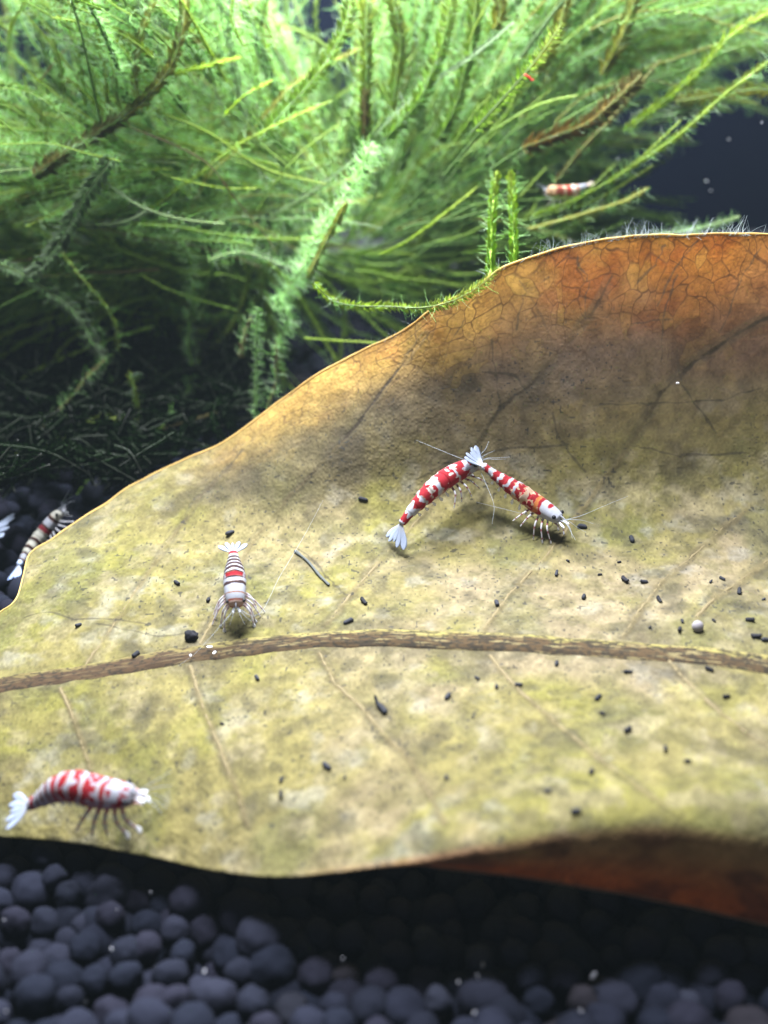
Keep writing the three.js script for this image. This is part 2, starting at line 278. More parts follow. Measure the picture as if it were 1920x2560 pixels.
    bmp[k] = bmp[k + 1] = bmp[k + 2] = 255 * clamp(.38 + .42 * (n3 - .5) + .22 * (n4 - .5) + .22 * (n2 - .5) + .22 * sstep(.6, .0, vd) * (1 - up * 1.6) - .07 * net * netS); bmp[k + 3] = 255;
  }
  const pos = [], uv = [], idx = [];
  for (let i = 0; i <= NU; i++) for (let j = 0; j <= NV; j++) { pos.push(...leafP(i, j).toArray()); uv.push(i / NU, j / NV); if (i < NU && j < NV) { const a = i * (NV + 1) + j; idx.push(a, a + 1, a + NV + 1, a + 1, a + NV + 2, a + NV + 1); } }
  const g = new THREE.BufferGeometry(); g.setAttribute('position', new THREE.Float32BufferAttribute(pos, 3)); g.setAttribute('uv', new THREE.Float32BufferAttribute(uv, 2)); g.setIndex(idx); g.computeVertexNormals();
  const m = new THREE.MeshPhysicalMaterial({ map: dataTex(TW, TH, col, true), bumpMap: dataTex(TW, TH, bmp, false), bumpScale: .00036, roughness: .95, transmission: .36, thickness: 0, side: THREE.DoubleSide, specularIntensity: .25 });
  const leaf = group('fallen_leaf'); tag(leaf, 'large fallen yellow brown leaf with raised orange back edge, lying above the dark soil', 'leaf');
  mesh('blade', g, m, leaf);

  // pale gold rim along the back edge, and along the front one
  const rim = (t, s0, s1, r) => { const pts = []; for (let k = 0; k <= 160; k++) pts.push(leafAt(mix(s0, s1, k / 160), t).add(V3(0, .00004, 0))); return taperTube(new THREE.CatmullRomCurve3(pts), r, r, 320, 7, null, (q) => r * (.75 + .5 * noise(q * 90, 2)) * mix(.75, 1.15, q)); };
  const rimM = new THREE.MeshPhysicalMaterial({ color: new THREE.Color().setRGB(.60, .40, .13), roughness: .8, transmission: .4, thickness: 0, specularIntensity: .2 });
  mesh('leaf_rim', rim(0, .13, .99, .00012), rimM, leaf);
  mesh('leaf_rim', rim(1, .02, .99, .00012), new THREE.MeshPhysicalMaterial({ color: new THREE.Color().setRGB(.22, .10, .04), roughness: .9, transmission: .3, thickness: 0 }), leaf);

  // midrib: a raised ridge with grooves along it
  {
    const n = 420, k = 22, pos = [], uv = [], idx = [];
    for (let i = 0; i <= n; i++) {
      const s = mix(.03, .985, i / n), wdt = mix(.00135, .00165, sstep(.1, .75, s)), hgt = mix(.00025, .00046, sstep(.12, .45, s));
      const tc = .54, c = leafAt(s, tc), A = leafAt(s, tc + .02).sub(leafAt(s, tc - .02)).normalize(), N = leafNormal(s, tc); if (N.y < 0) N.negate();
      for (let j = 0; j <= k; j++) {
        const q = j / k * 2 - 1, prof = Math.pow(Math.max(0, 1 - Math.abs(q) ** 2.6), .8);
        const groove = .14 * noise(s * 30, j * .8) + .07 * Math.sin(j * 2.1 + 6 * noise(s * 8, 3)) + .18 * (noise(s * 420, j * .9) - .5) + .25 * (noise(s * 60, 7) - .5);
        const p = c.clone().addScaledVector(A, q * wdt * (1 + .12 * (noise(s * 70, 1) - .5))).addScaledVector(N, hgt * prof * (1 + groove) - .00015);
        pos.push(p.x, p.y, p.z); uv.push(s * .13, q * wdt);
        if (i < n && j < k) { const a = i * (k + 1) + j; idx.push(a, a + 1, a + k + 1, a + 1, a + k + 2, a + k + 1); }
      }
    }
    const w = 1024, h = 64, d = new Uint8Array(w * h * 4);
    for (let Y = 0; Y < h; Y++) for (let X = 0; X < w; X++) {
      const s = X / w, q = Y / h; let c = mix3([.30, .255, .08], [.085, .055, .026], sstep(.26, .42, q + .3 * (noise(s * 60, q * 6) - .5)));
      c = mix3(c, [.035, .027, .018], sstep(.46, .62, fbm(s * 160, q * 9, 2, 3)) * .85); c = mix3(c, [.33, .27, .12], sstep(.60, .74, fbm(s * 60, q * 22, 6, 2)) * .6); c = mix3(c, [.085, .05, .028], sstep(.44, .24, s) * .6); c = mix3(c, [.25, .21, .075], clamp(sstep(.24, .04, q + .2 * (noise(s * 90, 2) - .5))) * .9); c = mix3(c, [.03, .025, .018], sstep(.56, .68, fbm(s * 420, q * 14, 8, 2)) * .8);
      const o = (Y * w + X) * 4; for (let z = 0; z < 3; z++) d[o + z] = 255 * Math.pow(c[z] * .55, 1 / 2.2); d[o + 3] = 255;
    }
    for (let i = 0; i < uv.length; i += 2) { uv[i] = uv[i] / .13; uv[i + 1] = (Math.floor(i / 2) % (k + 1)) / k; }
    const g = new THREE.BufferGeometry(); g.setAttribute('position', new THREE.Float32BufferAttribute(pos, 3)); g.setAttribute('uv', new THREE.Float32BufferAttribute(uv, 2)); g.setIndex(idx); g.computeVertexNormals();
    mesh('midrib', g, new THREE.MeshPhysicalMaterial({ map: dataTex(w, h, d, true), roughness: .9, specularIntensity: .08, side: THREE.DoubleSide }), leaf);
  }
  // side veins: thin raised cords that sink into the blade
  const vm = new THREE.MeshStandardMaterial({ color: new THREE.Color().setRGB(.118, .090, .038), roughness: .9 });
  VEINS.forEach((v, n) => {
    const keep = v.filter((q) => q[1] > .30), pts = []; if (keep.length < 2) return;
    for (let k = 0; k < keep.length - 1; k++) for (let q = 0; q < 8; q++) { const t = q / 8, s = mix(keep[k][0], keep[k + 1][0], t) + .0012 * (noise(k * 8 + q, n) - .5), u = mix(keep[k][1], keep[k + 1][1], t); pts.push(leafAt(s, u).add(V3(0, -.00014 + .00012 * (noise(k * 4 + q * .5, n * 7) - .5), 0))); }
    mesh('side_vein', taperTube(new THREE.CatmullRomCurve3(pts), .00026, .00014, pts.length * 3, 6, null, (q) => mix(.00021, .00011, q) * (.6 + .8 * noise(q * 60, n))), vm, leaf);
  });
}
// fine algae hairs along the raised back edge
{
  const f = rng(5), n = 420, hair = hairGeo(6, .013, .5), im = new THREE.InstancedMesh(hair, new THREE.MeshPhysicalMaterial({ color: new THREE.Color().setRGB(.42, .5, .5), roughness: 1, transmission: .5, thickness: 0, side: THREE.DoubleSide }), n), M = new THREE.Matrix4(), e = new THREE.Euler(), q = new THREE.Quaternion();
  for (let k = 0; k < n; k++) {
    const s = k < 330 ? mix(.60, .78, f()) : mix(.45, .86, f()), p = leafAt(s, .003), L = rr(.0005, .0017, f) * (.6 + .8 * noise(s * 120, 4)); e.set(rr(-.7, .5, f), f() * 6.28, rr(-.7, .7, f)); q.setFromEuler(e); im.setMatrixAt(k, M.compose(p, q, V3(L, L, L)));
  }
  im.name = numbered('algae_fuzz'); tag(im, 'fine pale algae hairs along the raised back edge of the leaf', 'algae', null, 'stuff'); scene.add(im);
}
function hairGeo(seg, wid = .022, bend = .25) { // a hair one unit long, standing up
  const pos = [], nor = [], idx = [];
  for (let i = 0; i <= seg; i++) { const t = i / seg, w = wid * (1 - .6 * t), x = bend * t * t, z = .12 * Math.sin(t * 4); for (let j = 0; j < 3; j++) { const a = j * 2.0944; pos.push(x + w * Math.cos(a), t, z + w * Math.sin(a)); nor.push(Math.cos(a), 0, Math.sin(a)); if (i < seg) { const b = i * 3 + j, c = i * 3 + (j + 1) % 3; idx.push(b, b + 3, c, c, b + 3, c + 3); } } }
  const g = new THREE.BufferGeometry(); g.setAttribute('position', new THREE.Float32BufferAttribute(pos, 3)); g.setAttribute('normal', new THREE.Float32BufferAttribute(nor, 3)); g.setIndex(idx); return g;
}

// ---------------------------------------------------------------- the moss
const moss = group('moss_clump'); tag(moss, 'bushy bright green aquatic moss with misty algae behind the leaf', 'moss');
const mossM = new THREE.MeshPhysicalMaterial({ vertexColors: true, roughness: .8, transmission: .45, thickness: 0, side: THREE.DoubleSide, specularIntensity: .5 });
const fuzzSpots = [];                                      // [point, axis, size, amount]
// a moss shoot: stem with rows of small pointed leaves
function shootGeo(curve, { len, stemR = .00011, leafL = .0009, gap = .00030, rows = 2, tone = [.16, .38, .05], tip = [.42, .62, .16], stem = [.10, .17, .03], f = R, spread = .8, segs = 0, slim = .22 }) {
  const n = Math.max(6, Math.round(len / gap)), P = curve.getSpacedPoints(n), pos = [], nor = [], col = [], idx = [];
  const st = taperTube(curve, stemR, stemR * .45, Math.max(8, segs || Math.round(len / .0012)), 4, (t) => mix3(stem, mix3(stem, tip, .5), t * t));
  const s = [st];
  let N = V3(rr(-1, 1, f), rr(-1, 1, f), rr(.2, 1, f)).normalize();
  for (let i = 1; i <= n; i++) {
    const T = P[i].clone().sub(P[i - 1]).normalize(); N.addScaledVector(T, -N.dot(T)).normalize(); const B = T.clone().cross(N), t = i / n;
    for (let k = 0; k < rows; k++) {
      const a = (rows === 2 ? k * Math.PI + rr(-.35, .35, f) : k * 2 * Math.PI / rows + rr(-.4, .4, f)), side = B.clone().multiplyScalar(Math.cos(a)).addScaledVector(N, Math.sin(a));
      const L = leafL * rr(.65, 1.15, f) * (t > .9 ? mix(1, .45, (t - .9) / .1) : 1), up = rr(.45, 1.0, f) * (2 - spread), dir = side.clone().multiplyScalar(spread).addScaledVector(T, up).normalize(), w = N.clone().multiplyScalar(rr(-.6, .6, f)).addScaledVector(T, .8).addScaledVector(side, -.5).normalize();
      const nn = dir.clone().cross(w).normalize(), b = P[i], m = b.clone().addScaledVector(dir, L * .45), e = b.clone().addScaledVector(dir, L).addScaledVector(T, L * .12), o = pos.length / 3, hw = L * slim;
      for (const p of [b, m.clone().addScaledVector(w, hw), m.clone().addScaledVector(w, -hw), e]) { pos.push(p.x, p.y, p.z); nor.push(nn.x, nn.y, nn.z); }
      const v = rr(.75, 1.25, f), c = mix3(tone, tip, clamp(t * t * .8 + rr(-.1, .15, f))).map((x) => x * v), c2 = mix3(c, tip, .45);
      col.push(...c, ...c, ...c, ...c2); idx.push(o, o + 1, o + 2, o + 2, o + 1, o + 3);
    }
  }
  const g = new THREE.BufferGeometry(); g.setAttribute('position', new THREE.Float32BufferAttribute(pos, 3)); g.setAttribute('normal', new THREE.Float32BufferAttribute(nor, 3)); g.setAttribute('color', new THREE.Float32BufferAttribute(col, 3)); g.setIndex(idx);
  st.deleteAttribute('uv'); s.push(g); return mergeGeometries(s);
}
let shootN = 0;
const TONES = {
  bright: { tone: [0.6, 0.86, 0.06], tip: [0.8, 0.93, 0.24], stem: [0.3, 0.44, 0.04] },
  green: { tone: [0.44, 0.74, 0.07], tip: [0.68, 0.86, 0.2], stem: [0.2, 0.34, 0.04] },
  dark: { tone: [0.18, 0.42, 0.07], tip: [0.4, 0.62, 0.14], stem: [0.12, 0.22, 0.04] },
  yellow: { tone: [0.66, 0.68, 0.1], tip: [0.78, 0.82, 0.26], stem: [0.34, 0.34, 0.07] },
  brown: { tone: [0.48, 0.39, 0.12], tip: [0.56, 0.52, 0.22], stem: [0.2, 0.14, 0.05] },
  pale: { tone: [0.55, 0.78, 0.42], tip: [0.76, 0.9, 0.64], stem: [0.3, 0.4, 0.14] },
};
function addShoot(pts, kind, opt = {}, fuzz = 0) {
  const c = new THREE.CatmullRomCurve3(pts, false, 'centripetal'), len = c.getLength();
  const m = mesh('moss_shoot' + (shootN ? '_' + String(shootN).padStart(3, '0') : ''), shootGeo(c, { len, ...TONES[kind], ...opt }), mossM, moss); shootN++;
  if (fuzz) { const n = Math.round(len / .00035); for (let k = 0; k < n; k++) { const t = k / n; fuzzSpots.push([c.getPointAt(t), c.getTangentAt(t), opt.fuzzL ?? .0016, fuzz]); } }
  return m;
}
const S = (kind, fuzz, opt, ...list) => { // list of [px, py, z]
  const pts = []; let z = list[0][2]; for (const p of list) { z = p[2] ?? z; pts.push(atDepth(p[0], p[1], z)); } return addShoot(pts, kind, opt, fuzz);
};
const TH_ = { leafL: .0019, gap: .00022, rows: 4, spread: .95, stem: [.10, .16, .03], slim: .12 }, BARE = { leafL: .0005, gap: .00035, stemR: .00010 }, FLAT = { leafL: .0015, gap: .00019, rows: 2, spread: 1.0, slim: .14, stem: [.09, .15, .03] };
// the shoots one can follow in the photograph
S('yellow', 5, { leafL: .0016, gap: .0003, rows: 3, stemR: .00014, stem: [.05, .08, .02] }, [300, 300, -.046], [370, 240], [425, 170], [452, 90], [468, -30, -.05]);
S('brown', 7, TH_, [80, 440, -.044], [160, 385], [230, 340], [310, 290, -.047]);
S('pale', 3, { ...FLAT, leafL: .0018 }, [290, 385, -.040], [220, 480], [170, 570], [110, 660], [60, 700]);
S('bright', 1, {}, [20, 130, -.046], [120, 220], [230, 300], [300, 345], [370, 365]);
S('bright', 0, BARE, [385, 275, -.046], [520, 330], [660, 420], [815, 460]);
S('brown', 0, { ...BARE, stem: [.08, .04, .025] }, [330, 320, -.043], [430, 360], [520, 410], [590, 500], [650, 570], [690, 630]);
S('green', 2, FLAT, [700, 270, -.06], [670, 180], [655, 90], [640, -20]);
S('green', 3, FLAT, [650, 350, -.05], [700, 290], [790, 190], [860, 70], [880, -20]);
S('bright', 5, TH_, [910, 350, -.055], [915, 200], [915, 100], [915, -20]);
S('brown', 0, { leafL: .0011, gap: .0003, rows: 3 }, [908, 355, -.053], [912, 290], [910, 225]);
S('bright', 5, TH_, [970, 330, -.062], [990, 200], [1000, 100], [980, -20]);
S('green', 5, { ...TH_, leafL: .0016, stem: [.03, .07, .02] }, [960, 350, -.052], [1040, 260], [1080, 180], [1110, 90], [1133, -20]);
S('green', 5, TH_, [1090, 360, -.058], [1140, 260], [1160, 180], [1178, 110], [1191, -20]);
S('yellow', 5, { ...TH_, stem: [.10, .06, .02] }, [1500, 190, -.06], [1545, 110], [1570, 50], [1590, -20]);
S('brown', 2, { ...TH_, leafL: .0009 }, [1385, 460, -.055], [1457, 370], [1539, 324 - 40], [1600, 210], [1650, 150]);
S('brown', 2, { ...TH_, tone: [.42, .26, .04] }, [1300, 372, -.05], [1382, 341], [1469, 307], [1527, 260], [1600, 190]);
S('green', 0, { ...FLAT, spread: 1.15, gap: .0005 }, [1180, 330, -.043], [1249, 255], [1301, 197], [1353, 133], [1405, 58]);
S('bright', 4, FLAT, [1560, 330, -.055], [1741, 185], [1828, 87], [1940, 20]);
S('bright', 3, {}, [1515, 460, -.052], [1597, 405], [1712, 324], [1816, 231], [1940, 140]);
S('bright', 2, {}, [1330, 538, -.05], [1452, 492], [1573, 417], [1654, 347], [1701, 301]);
S('bright', 0, BARE, [1440, 520, -.05], [1516, 486], [1631, 414]);
S('yellow', 3, {}, [1319, 573, -.048], [1481, 527], [1568, 498], [1620, 470]);
S('bright', 2, { rows: 6, leafL: .0011, gap: .00016, slim: .34, spread: .62, stemR: .0003, tip: [.80, .95, .16], tone: [.50, .88, .06], stem: [.5, .8, .08] }, [1226, 690, -.020], [1230, 560, -.028], [1234, 500, -.034], [1242, 430, -.041]);
S('bright', 2, { rows: 6, leafL: .0011, gap: .00016, slim: .34, spread: .62, stemR: .0003, tip: [.80, .95, .16], tone: [.50, .88, .06], stem: [.5, .8, .08] }, [1286, 700, -.020], [1284, 570, -.028], [1281, 490, -.035], [1276, 430, -.041]);
S('bright', 0, { leafL: .0006 }, [950, 636, -.042], [1018, 602], [1105, 538], [1191, 469]);
S('bright', 1, { ...FLAT, leafL: .0009 }, [296, 880, -.038], [284, 803], [249, 745], [203, 693], [156, 632]);
S('pale', 3, FLAT, [-10, 655, -.04], [69, 693], [127, 733], [191, 785], [231, 855], [262, 898]);
S('brown', 3, { leafL: .0007, gap: .0004, rows: 3 }, [262, 898, -.036], [214, 947], [162, 1011], [110, 1063], [87, 1125]);
S('green', 0, { leafL: .0006 }, [590, 775, -.045], [498, 750], [417, 722], [351, 686]);
S('bright', 1, { ...FLAT, leafL: .0009 }, [-15, 1148, -.032], [87, 1132], [168, 1092], [249, 1046], [326, 1053]);
S('bright', 1, {}, [345, 1110, -.036], [345, 1050], [341, 1005], [324, 928]);
S('brown', 0, { leafL: .0005, stem: [.14, .11, .05] }, [399, 1077, -.036], [475, 1051], [553, 1027]);
S('green', 1, {}, [191, 1240, -.032], [260, 1155], [340, 1100], [399, 1070], [440, 1035]);
S('dark', 6, { ...FLAT, leafL: .0006, fuzzL: .0011 }, [642, 770, -.034], [642, 889], [639, 970], [637, 1050]);
S('brown', 2, { leafL: .0006 }, [690, 860, -.034], [691, 920], [689, 959], [668, 1020]);
S('brown', 3, { leafL: .0008, rows: 3, tone: [.4, .35, .2] }, [628, 790, -.034], [612, 830], [600, 892]);
S('green', 13, { ...TH_, leafL: .00045, fuzzL: .0022 }, [930, 360, -.042], [880, 470], [810, 560], [750, 680], [680, 770]);
S('yellow', 4, { leafL: .0011, rows: 3 }, [870, 500, -.039], [820, 590], [770, 690]);
S('dark', 8, { ...TH_, leafL: .0006, fuzzL: .0016 }, [690, 740, -.037], [720, 800], [700, 850], [690, 880]);
S('bright', 1, { ...FLAT, leafL: .0009 }, [781, 704, -.026], [822, 745], [897, 765, -.020], [960, 766], [1064, 768, -.011], [1134, 751, -.0075], [1203, 712, -.0055], [1249, 668, -.0045]);
S('bright', 0, BARE, [760, 845, -.036], [810, 849], [926, 856], [960, 860]);
S('pale', 6, { fuzzL: .0018 }, [520, 650, -.042], [600, 630], [700, 660], [760, 690]);
S('brown', 2, BARE, [100, 200, -.055], [200, 90], [290, 50], [340, 90]);
S('green', 1, {}, [160, 250, -.05], [150, 170], [130, 100]);
S('bright', 1, { leafL: .0009, gap: .0002 }, [385, 145, -.045], [330, 100], [265, 65]);
S('bright', 1, { leafL: .0008, gap: .0002 }, [260, 280, -.045], [215, 235], [165, 195]);
S('bright', 1, {}, [420, 188, -.046], [520, 162], [600, 142]);
S('bright', 1, {}, [560, 290, -.048], [610, 240], [680, 200]);
S('bright', 0, { leafL: .0007 }, [430, 445, -.043], [560, 470], [640, 470]);
S('pale', 2, { leafL: .0006 }, [560, 560, -.04], [440, 545], [340, 510], [270, 460]);
S('yellow', 2, TH_, [1235, 80, -.056], [1250, 30], [1245, -20]);
S('yellow', 3, TH_, [1330, 190, -.06], [1390, 90], [1420, -20]);
S('yellow', 4, FLAT, [1940, 222, -.056], [1840, 228], [1740, 245], [1690, 252]);
S('pale', 5, FLAT, [1750, 270, -.056], [1660, 290], [1580, 300]);
S('pale', 3, { leafL: .001 }, [1850, 540, -.05], [1790, 560], [1690, 580, -.045], [1620, 590]);

// the rest of the clump, from its heart outwards
const f2 = rng(911);
function mossDensity(px, py) { // how much moss there is in that direction
  let d = 1;
  const right = lerpTable([[-200, 1980], [0, 1960], [150, 1800], [300, 1600], [450, 1450], [560, 1360], [680, 1250], [800, 1000], [1000, 700], [1200, 300]], py)[0];
  d *= sstep(right + 20, right - 160, px);
  d *= 1 - .9 * sstep(130, 60, Math.hypot((px - 800) * .9, py - 20));
  d *= 1 - .75 * sstep(190, 60, Math.hypot((px - 60) * .7, py - 110));
  d *= 1 - .8 * sstep(750, 1000, py);
  d *= 1 - .55 * sstep(600, 760, py) * (px < 560 ? 1 : .6);
  d *= 1 - .7 * sstep(170, 60, Math.hypot(px - 1160, py - 640) * .8);
  return d;
}
function flow(px, py) { // the way a shoot runs at that place (sight directions)
  const dx = px - 880, dy = py - 620; let a = Math.atan2(dy, dx);
  const w = sstep(450, 620, py); a = mix(a, (px < 700 ? Math.PI * (1 + .12) : -.2), w * .8) + (fbm(px / 260, py / 260, 7, 2) - .5) * mix(2.4, 1.3, sstep(700, 1000, px));
  return a;
}
function wanders(px, py) { for (let k = -1, b = flow(px, py); k < 9; k++) { const x = px + Math.cos(b) * k * 60, y = py + Math.sin(b) * k * 60; if (Math.hypot((x - 800) * 1.1, y - 10) < 125 || (Math.hypot((x - 60) * .8, y - 110) < 95 && f2() < .7)) return true; } const a = flow(px, py), x = px + Math.cos(a) * 330, y = py + Math.sin(a) * 330; return (y > -40 && f2() > .12 + mossDensity(x, Math.min(y, 1000)) * 1.2) || mossDensity(x * .5 + px * .5, Math.max(0, y * .5 + py * .5)) < f2() * .6; }
function randomPath(px, py, z, L, f) {
  const pts = []; let a = flow(px, py), bend = rr(-.8, .8, f), zz = z, dz = rr(-.004, .004, f);
  const wild = f() < .35 ? .5 : .2; for (let k = 0; k <= 6; k++) { pts.push(atDepth(px, py, zz)); px += Math.cos(a) * L / 6; py += Math.sin(a) * L / 6; a += bend * .25 + rr(-wild, wild, f); a = mix(a, flow(px, py), .08); zz += dz / 6; }
  return pts;
}
const kinds = ['bright', 'green', 'green', 'pale', 'bright', 'yellow', 'green', 'dark'];
let made = 0;
for (let guard = 0; guard < 16000 && made < 175; guard++) {
  const px = rr(-60, 1900, f2), py = rr(-40, 1080, f2); if (f2() > mossDensity(px, py)) continue;
  if (wanders(px, py)) continue;
  const lf = sstep(900, 300, px), z = rr(mix(-.086, -.070, lf), mix(-.056, -.036, lf), f2), low = py > 620; made++;
  const kind = low ? (f2() < .55 ? 'green' : f2() < .7 ? 'dark' : 'brown') : kinds[Math.floor(f2() * kinds.length)];
  const thin = f2() < .35;
  addShoot(randomPath(px, py, z, rr(320, 820, f2), f2), kind, { f: f2, rows: thin ? 2 : 3, leafL: thin ? .0003 : rr(.0003, .00075, f2), gap: rr(.00016, .00026, f2) }, low ? (f2() < .3 ? 2 : 0) : (f2() < .7 ? rr(2, 7, f2) : 0));
}
{ // the uncountable body of the clump: shoots in depth, then the mist of algae hairs
  const list = [];
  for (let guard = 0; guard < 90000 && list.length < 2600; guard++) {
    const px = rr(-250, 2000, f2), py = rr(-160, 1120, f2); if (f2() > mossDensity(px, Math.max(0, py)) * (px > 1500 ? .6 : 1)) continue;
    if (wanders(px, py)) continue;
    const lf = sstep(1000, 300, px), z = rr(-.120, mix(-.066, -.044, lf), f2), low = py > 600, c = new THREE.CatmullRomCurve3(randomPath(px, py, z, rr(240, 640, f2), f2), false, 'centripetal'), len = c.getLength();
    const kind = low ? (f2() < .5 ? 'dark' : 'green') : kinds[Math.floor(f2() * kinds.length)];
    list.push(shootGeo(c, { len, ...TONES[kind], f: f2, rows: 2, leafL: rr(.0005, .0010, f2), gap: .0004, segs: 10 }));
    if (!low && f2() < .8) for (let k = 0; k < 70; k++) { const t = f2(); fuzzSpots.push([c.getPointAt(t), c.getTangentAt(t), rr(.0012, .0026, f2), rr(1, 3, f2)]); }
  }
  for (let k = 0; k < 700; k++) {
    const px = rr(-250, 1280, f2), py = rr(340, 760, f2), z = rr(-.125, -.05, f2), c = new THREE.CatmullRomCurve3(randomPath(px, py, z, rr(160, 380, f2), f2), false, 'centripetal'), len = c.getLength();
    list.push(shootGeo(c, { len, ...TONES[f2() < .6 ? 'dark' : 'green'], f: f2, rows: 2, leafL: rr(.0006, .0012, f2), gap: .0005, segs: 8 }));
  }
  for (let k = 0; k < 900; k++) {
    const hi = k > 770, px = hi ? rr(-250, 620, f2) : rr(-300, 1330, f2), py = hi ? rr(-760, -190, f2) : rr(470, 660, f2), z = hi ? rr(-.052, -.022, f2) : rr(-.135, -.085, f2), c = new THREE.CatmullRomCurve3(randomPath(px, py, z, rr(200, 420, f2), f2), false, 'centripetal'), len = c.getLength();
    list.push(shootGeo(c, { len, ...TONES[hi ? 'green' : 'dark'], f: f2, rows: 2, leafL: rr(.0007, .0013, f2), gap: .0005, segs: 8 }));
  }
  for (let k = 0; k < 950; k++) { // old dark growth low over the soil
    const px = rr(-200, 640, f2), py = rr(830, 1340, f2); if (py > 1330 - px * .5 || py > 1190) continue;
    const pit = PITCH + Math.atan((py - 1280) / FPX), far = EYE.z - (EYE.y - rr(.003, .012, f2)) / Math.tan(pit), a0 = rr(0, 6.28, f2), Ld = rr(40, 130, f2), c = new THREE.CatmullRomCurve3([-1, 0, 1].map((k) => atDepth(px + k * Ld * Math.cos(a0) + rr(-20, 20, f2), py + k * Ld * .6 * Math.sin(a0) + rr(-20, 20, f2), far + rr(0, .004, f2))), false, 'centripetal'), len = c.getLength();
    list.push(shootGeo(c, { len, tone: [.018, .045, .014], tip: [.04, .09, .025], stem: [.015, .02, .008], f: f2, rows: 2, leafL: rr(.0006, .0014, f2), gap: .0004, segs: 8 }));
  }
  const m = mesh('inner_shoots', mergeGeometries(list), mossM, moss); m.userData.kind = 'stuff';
  const f = rng(31), hairs = [];
  for (const [p, T, L, n] of fuzzSpots) {
    for (let k = 0; k < n; k++) {
      if (k > n - 1 && f() > n % 1) continue;
      const a = V3(rr(-1, 1, f), rr(-1, 1, f), rr(-1, 1, f)).normalize(); a.addScaledVector(T, -a.dot(T) * .7).normalize();
      hairs.push([p, a, L * rr(.35, 1.25, f)]);
    }
  }
  const im = new THREE.InstancedMesh(hairGeo(3, .012, .35), new THREE.MeshPhysicalMaterial({ color: 0xffffff, roughness: 1, transmission: .5, thickness: 0, side: THREE.DoubleSide, specularIntensity: .3 }), hairs.length), M = new THREE.Matrix4(), q = new THREE.Quaternion(), Y = V3(0, 1, 0);
  hairs.forEach(([p, a, L], i) => { q.setFromUnitVectors(Y, a); im.setMatrixAt(i, M.compose(p, q, V3(L, L, L))); const v = f() ** 2; im.setColorAt(i, new THREE.Color().setRGB(mix(.46, .80, v), mix(.86, .95, v), mix(.22, .70, v))); });
  im.name = 'algae_hairs'; im.userData.kind = 'stuff'; moss.add(im);
  console.log('shoots', shootN, 'inner', list.length, 'hairs', hairs.length);
}

// ---------------------------------------------------------------- shrimps
const WHITE = [.33, .34, .38], RED = [.235, .006, .012], DARK = [.030, .012, .012], PALE = [.28, .21, .19], ORANGE = [.38, .12, .03];
function bodyTexture(pattern, seed) {
  const w = 256, h = 128, d = new Uint8Array(w * h * 4);
  for (let Y = 0; Y < h; Y++) for (let X = 0; X < w; X++) {
    const s = X / w, th = Y / h * 2 * Math.PI; let c = pattern(s, th, seed); const g = .9 + .2 * fbm(s * 40, Math.cos(th) * 5, Math.sin(th) * 5 + seed, 2), o = (Y * w + X) * 4;
    for (let q = 0; q < 3; q++) { const l = clamp(c[q] * g); d[o + q] = 255 * (l <= .0031308 ? l * 12.92 : 1.055 * Math.pow(l, 1 / 2.4) - .055); } d[o + 3] = 255;
  }
  const t = dataTex(w, h, d, true); t.wrapT = THREE.RepeatWrapping; t.wrapS = THREE.RepeatWrapping; return t;
}
// bands along the body with wavy borders; th = 0 is the ridge of the back
function banded(bands, { wob = .02, chev = 0, blotch = null, edge = .006 } = {}) {
  return (s, th, seed) => {
    const u = s + wob * 2 * (fbm(Math.cos(th) * 1.6 + seed * 3, Math.sin(th) * 1.6, s * 9, 2) - .5) + chev * (1 - Math.cos(th)) * .5;
    let c = bands[bands.length - 1][1];
    for (let k = 0; k < bands.length; k++) if (u < bands[k][0]) { c = bands[k][1]; const n = bands[k + 1]?.[1]; if (n) { const d = bands[k][0] - u; c = mix3(c, n, sstep(edge, -edge * .2, d)); c = mix3(c, [.40, .20, .09], .55 * sstep(edge * 2.2, edge * .6, d) * sstep(.45, .7, noise(s * 30 + seed, Math.cos(th) * 4, Math.sin(th) * 4))); } break; }
    if (blotch) c = blotch(c, s, th, seed);
    return c;
  };
}
const skin = (map) => new THREE.MeshPhysicalMaterial({ map, roughness: .85, specularIntensity: .3, transmission: .30, thickness: 0, side: THREE.DoubleSide });
const limbM = new THREE.MeshPhysicalMaterial({ vertexColors: true, roughness: .9, transmission: .45, thickness: 0, specularIntensity: .3 });
const feelM = new THREE.MeshPhysicalMaterial({ color: new THREE.Color().setRGB(.40, .43, .46), roughness: .8, specularIntensity: .2, transmission: .45, thickness: 0 });
const eyeM = new THREE.MeshPhysicalMaterial({ color: new THREE.Color().setRGB(.006, .006, .008), roughness: .45, specularIntensity: .4 });
const finM = new THREE.MeshPhysicalMaterial({ vertexColors: true, roughness: .45, side: THREE.DoubleSide, transmission: .25, thickness: 0, specularIntensity: .3 });
const WID = [[0, .044], [.03, .060], [.10, .074], [.2, .083], [.32, .088], [.40, .088], [.5, .086], [.6, .078], [.7, .066], [.8, .053], [.9, .042], [1, .034]];
const UPH = [[0, .036], [.03, .052], [.10, .070], [.2, .081], [.32, .086], [.40, .088], [.5, .090], [.6, .084], [.7, .072], [.8, .056], [.9, .042], [1, .030]];
const DNH = [[0, .036], [.03, .052], [.10, .066], [.2, .082], [.32, .086], [.40, .080], [.5, .080], [.6, .074], [.7, .062], [.8, .050], [.9, .036], [1, .022]];
const SEGS = [.40, .49, .59, .69, .775, .86, 1.001];

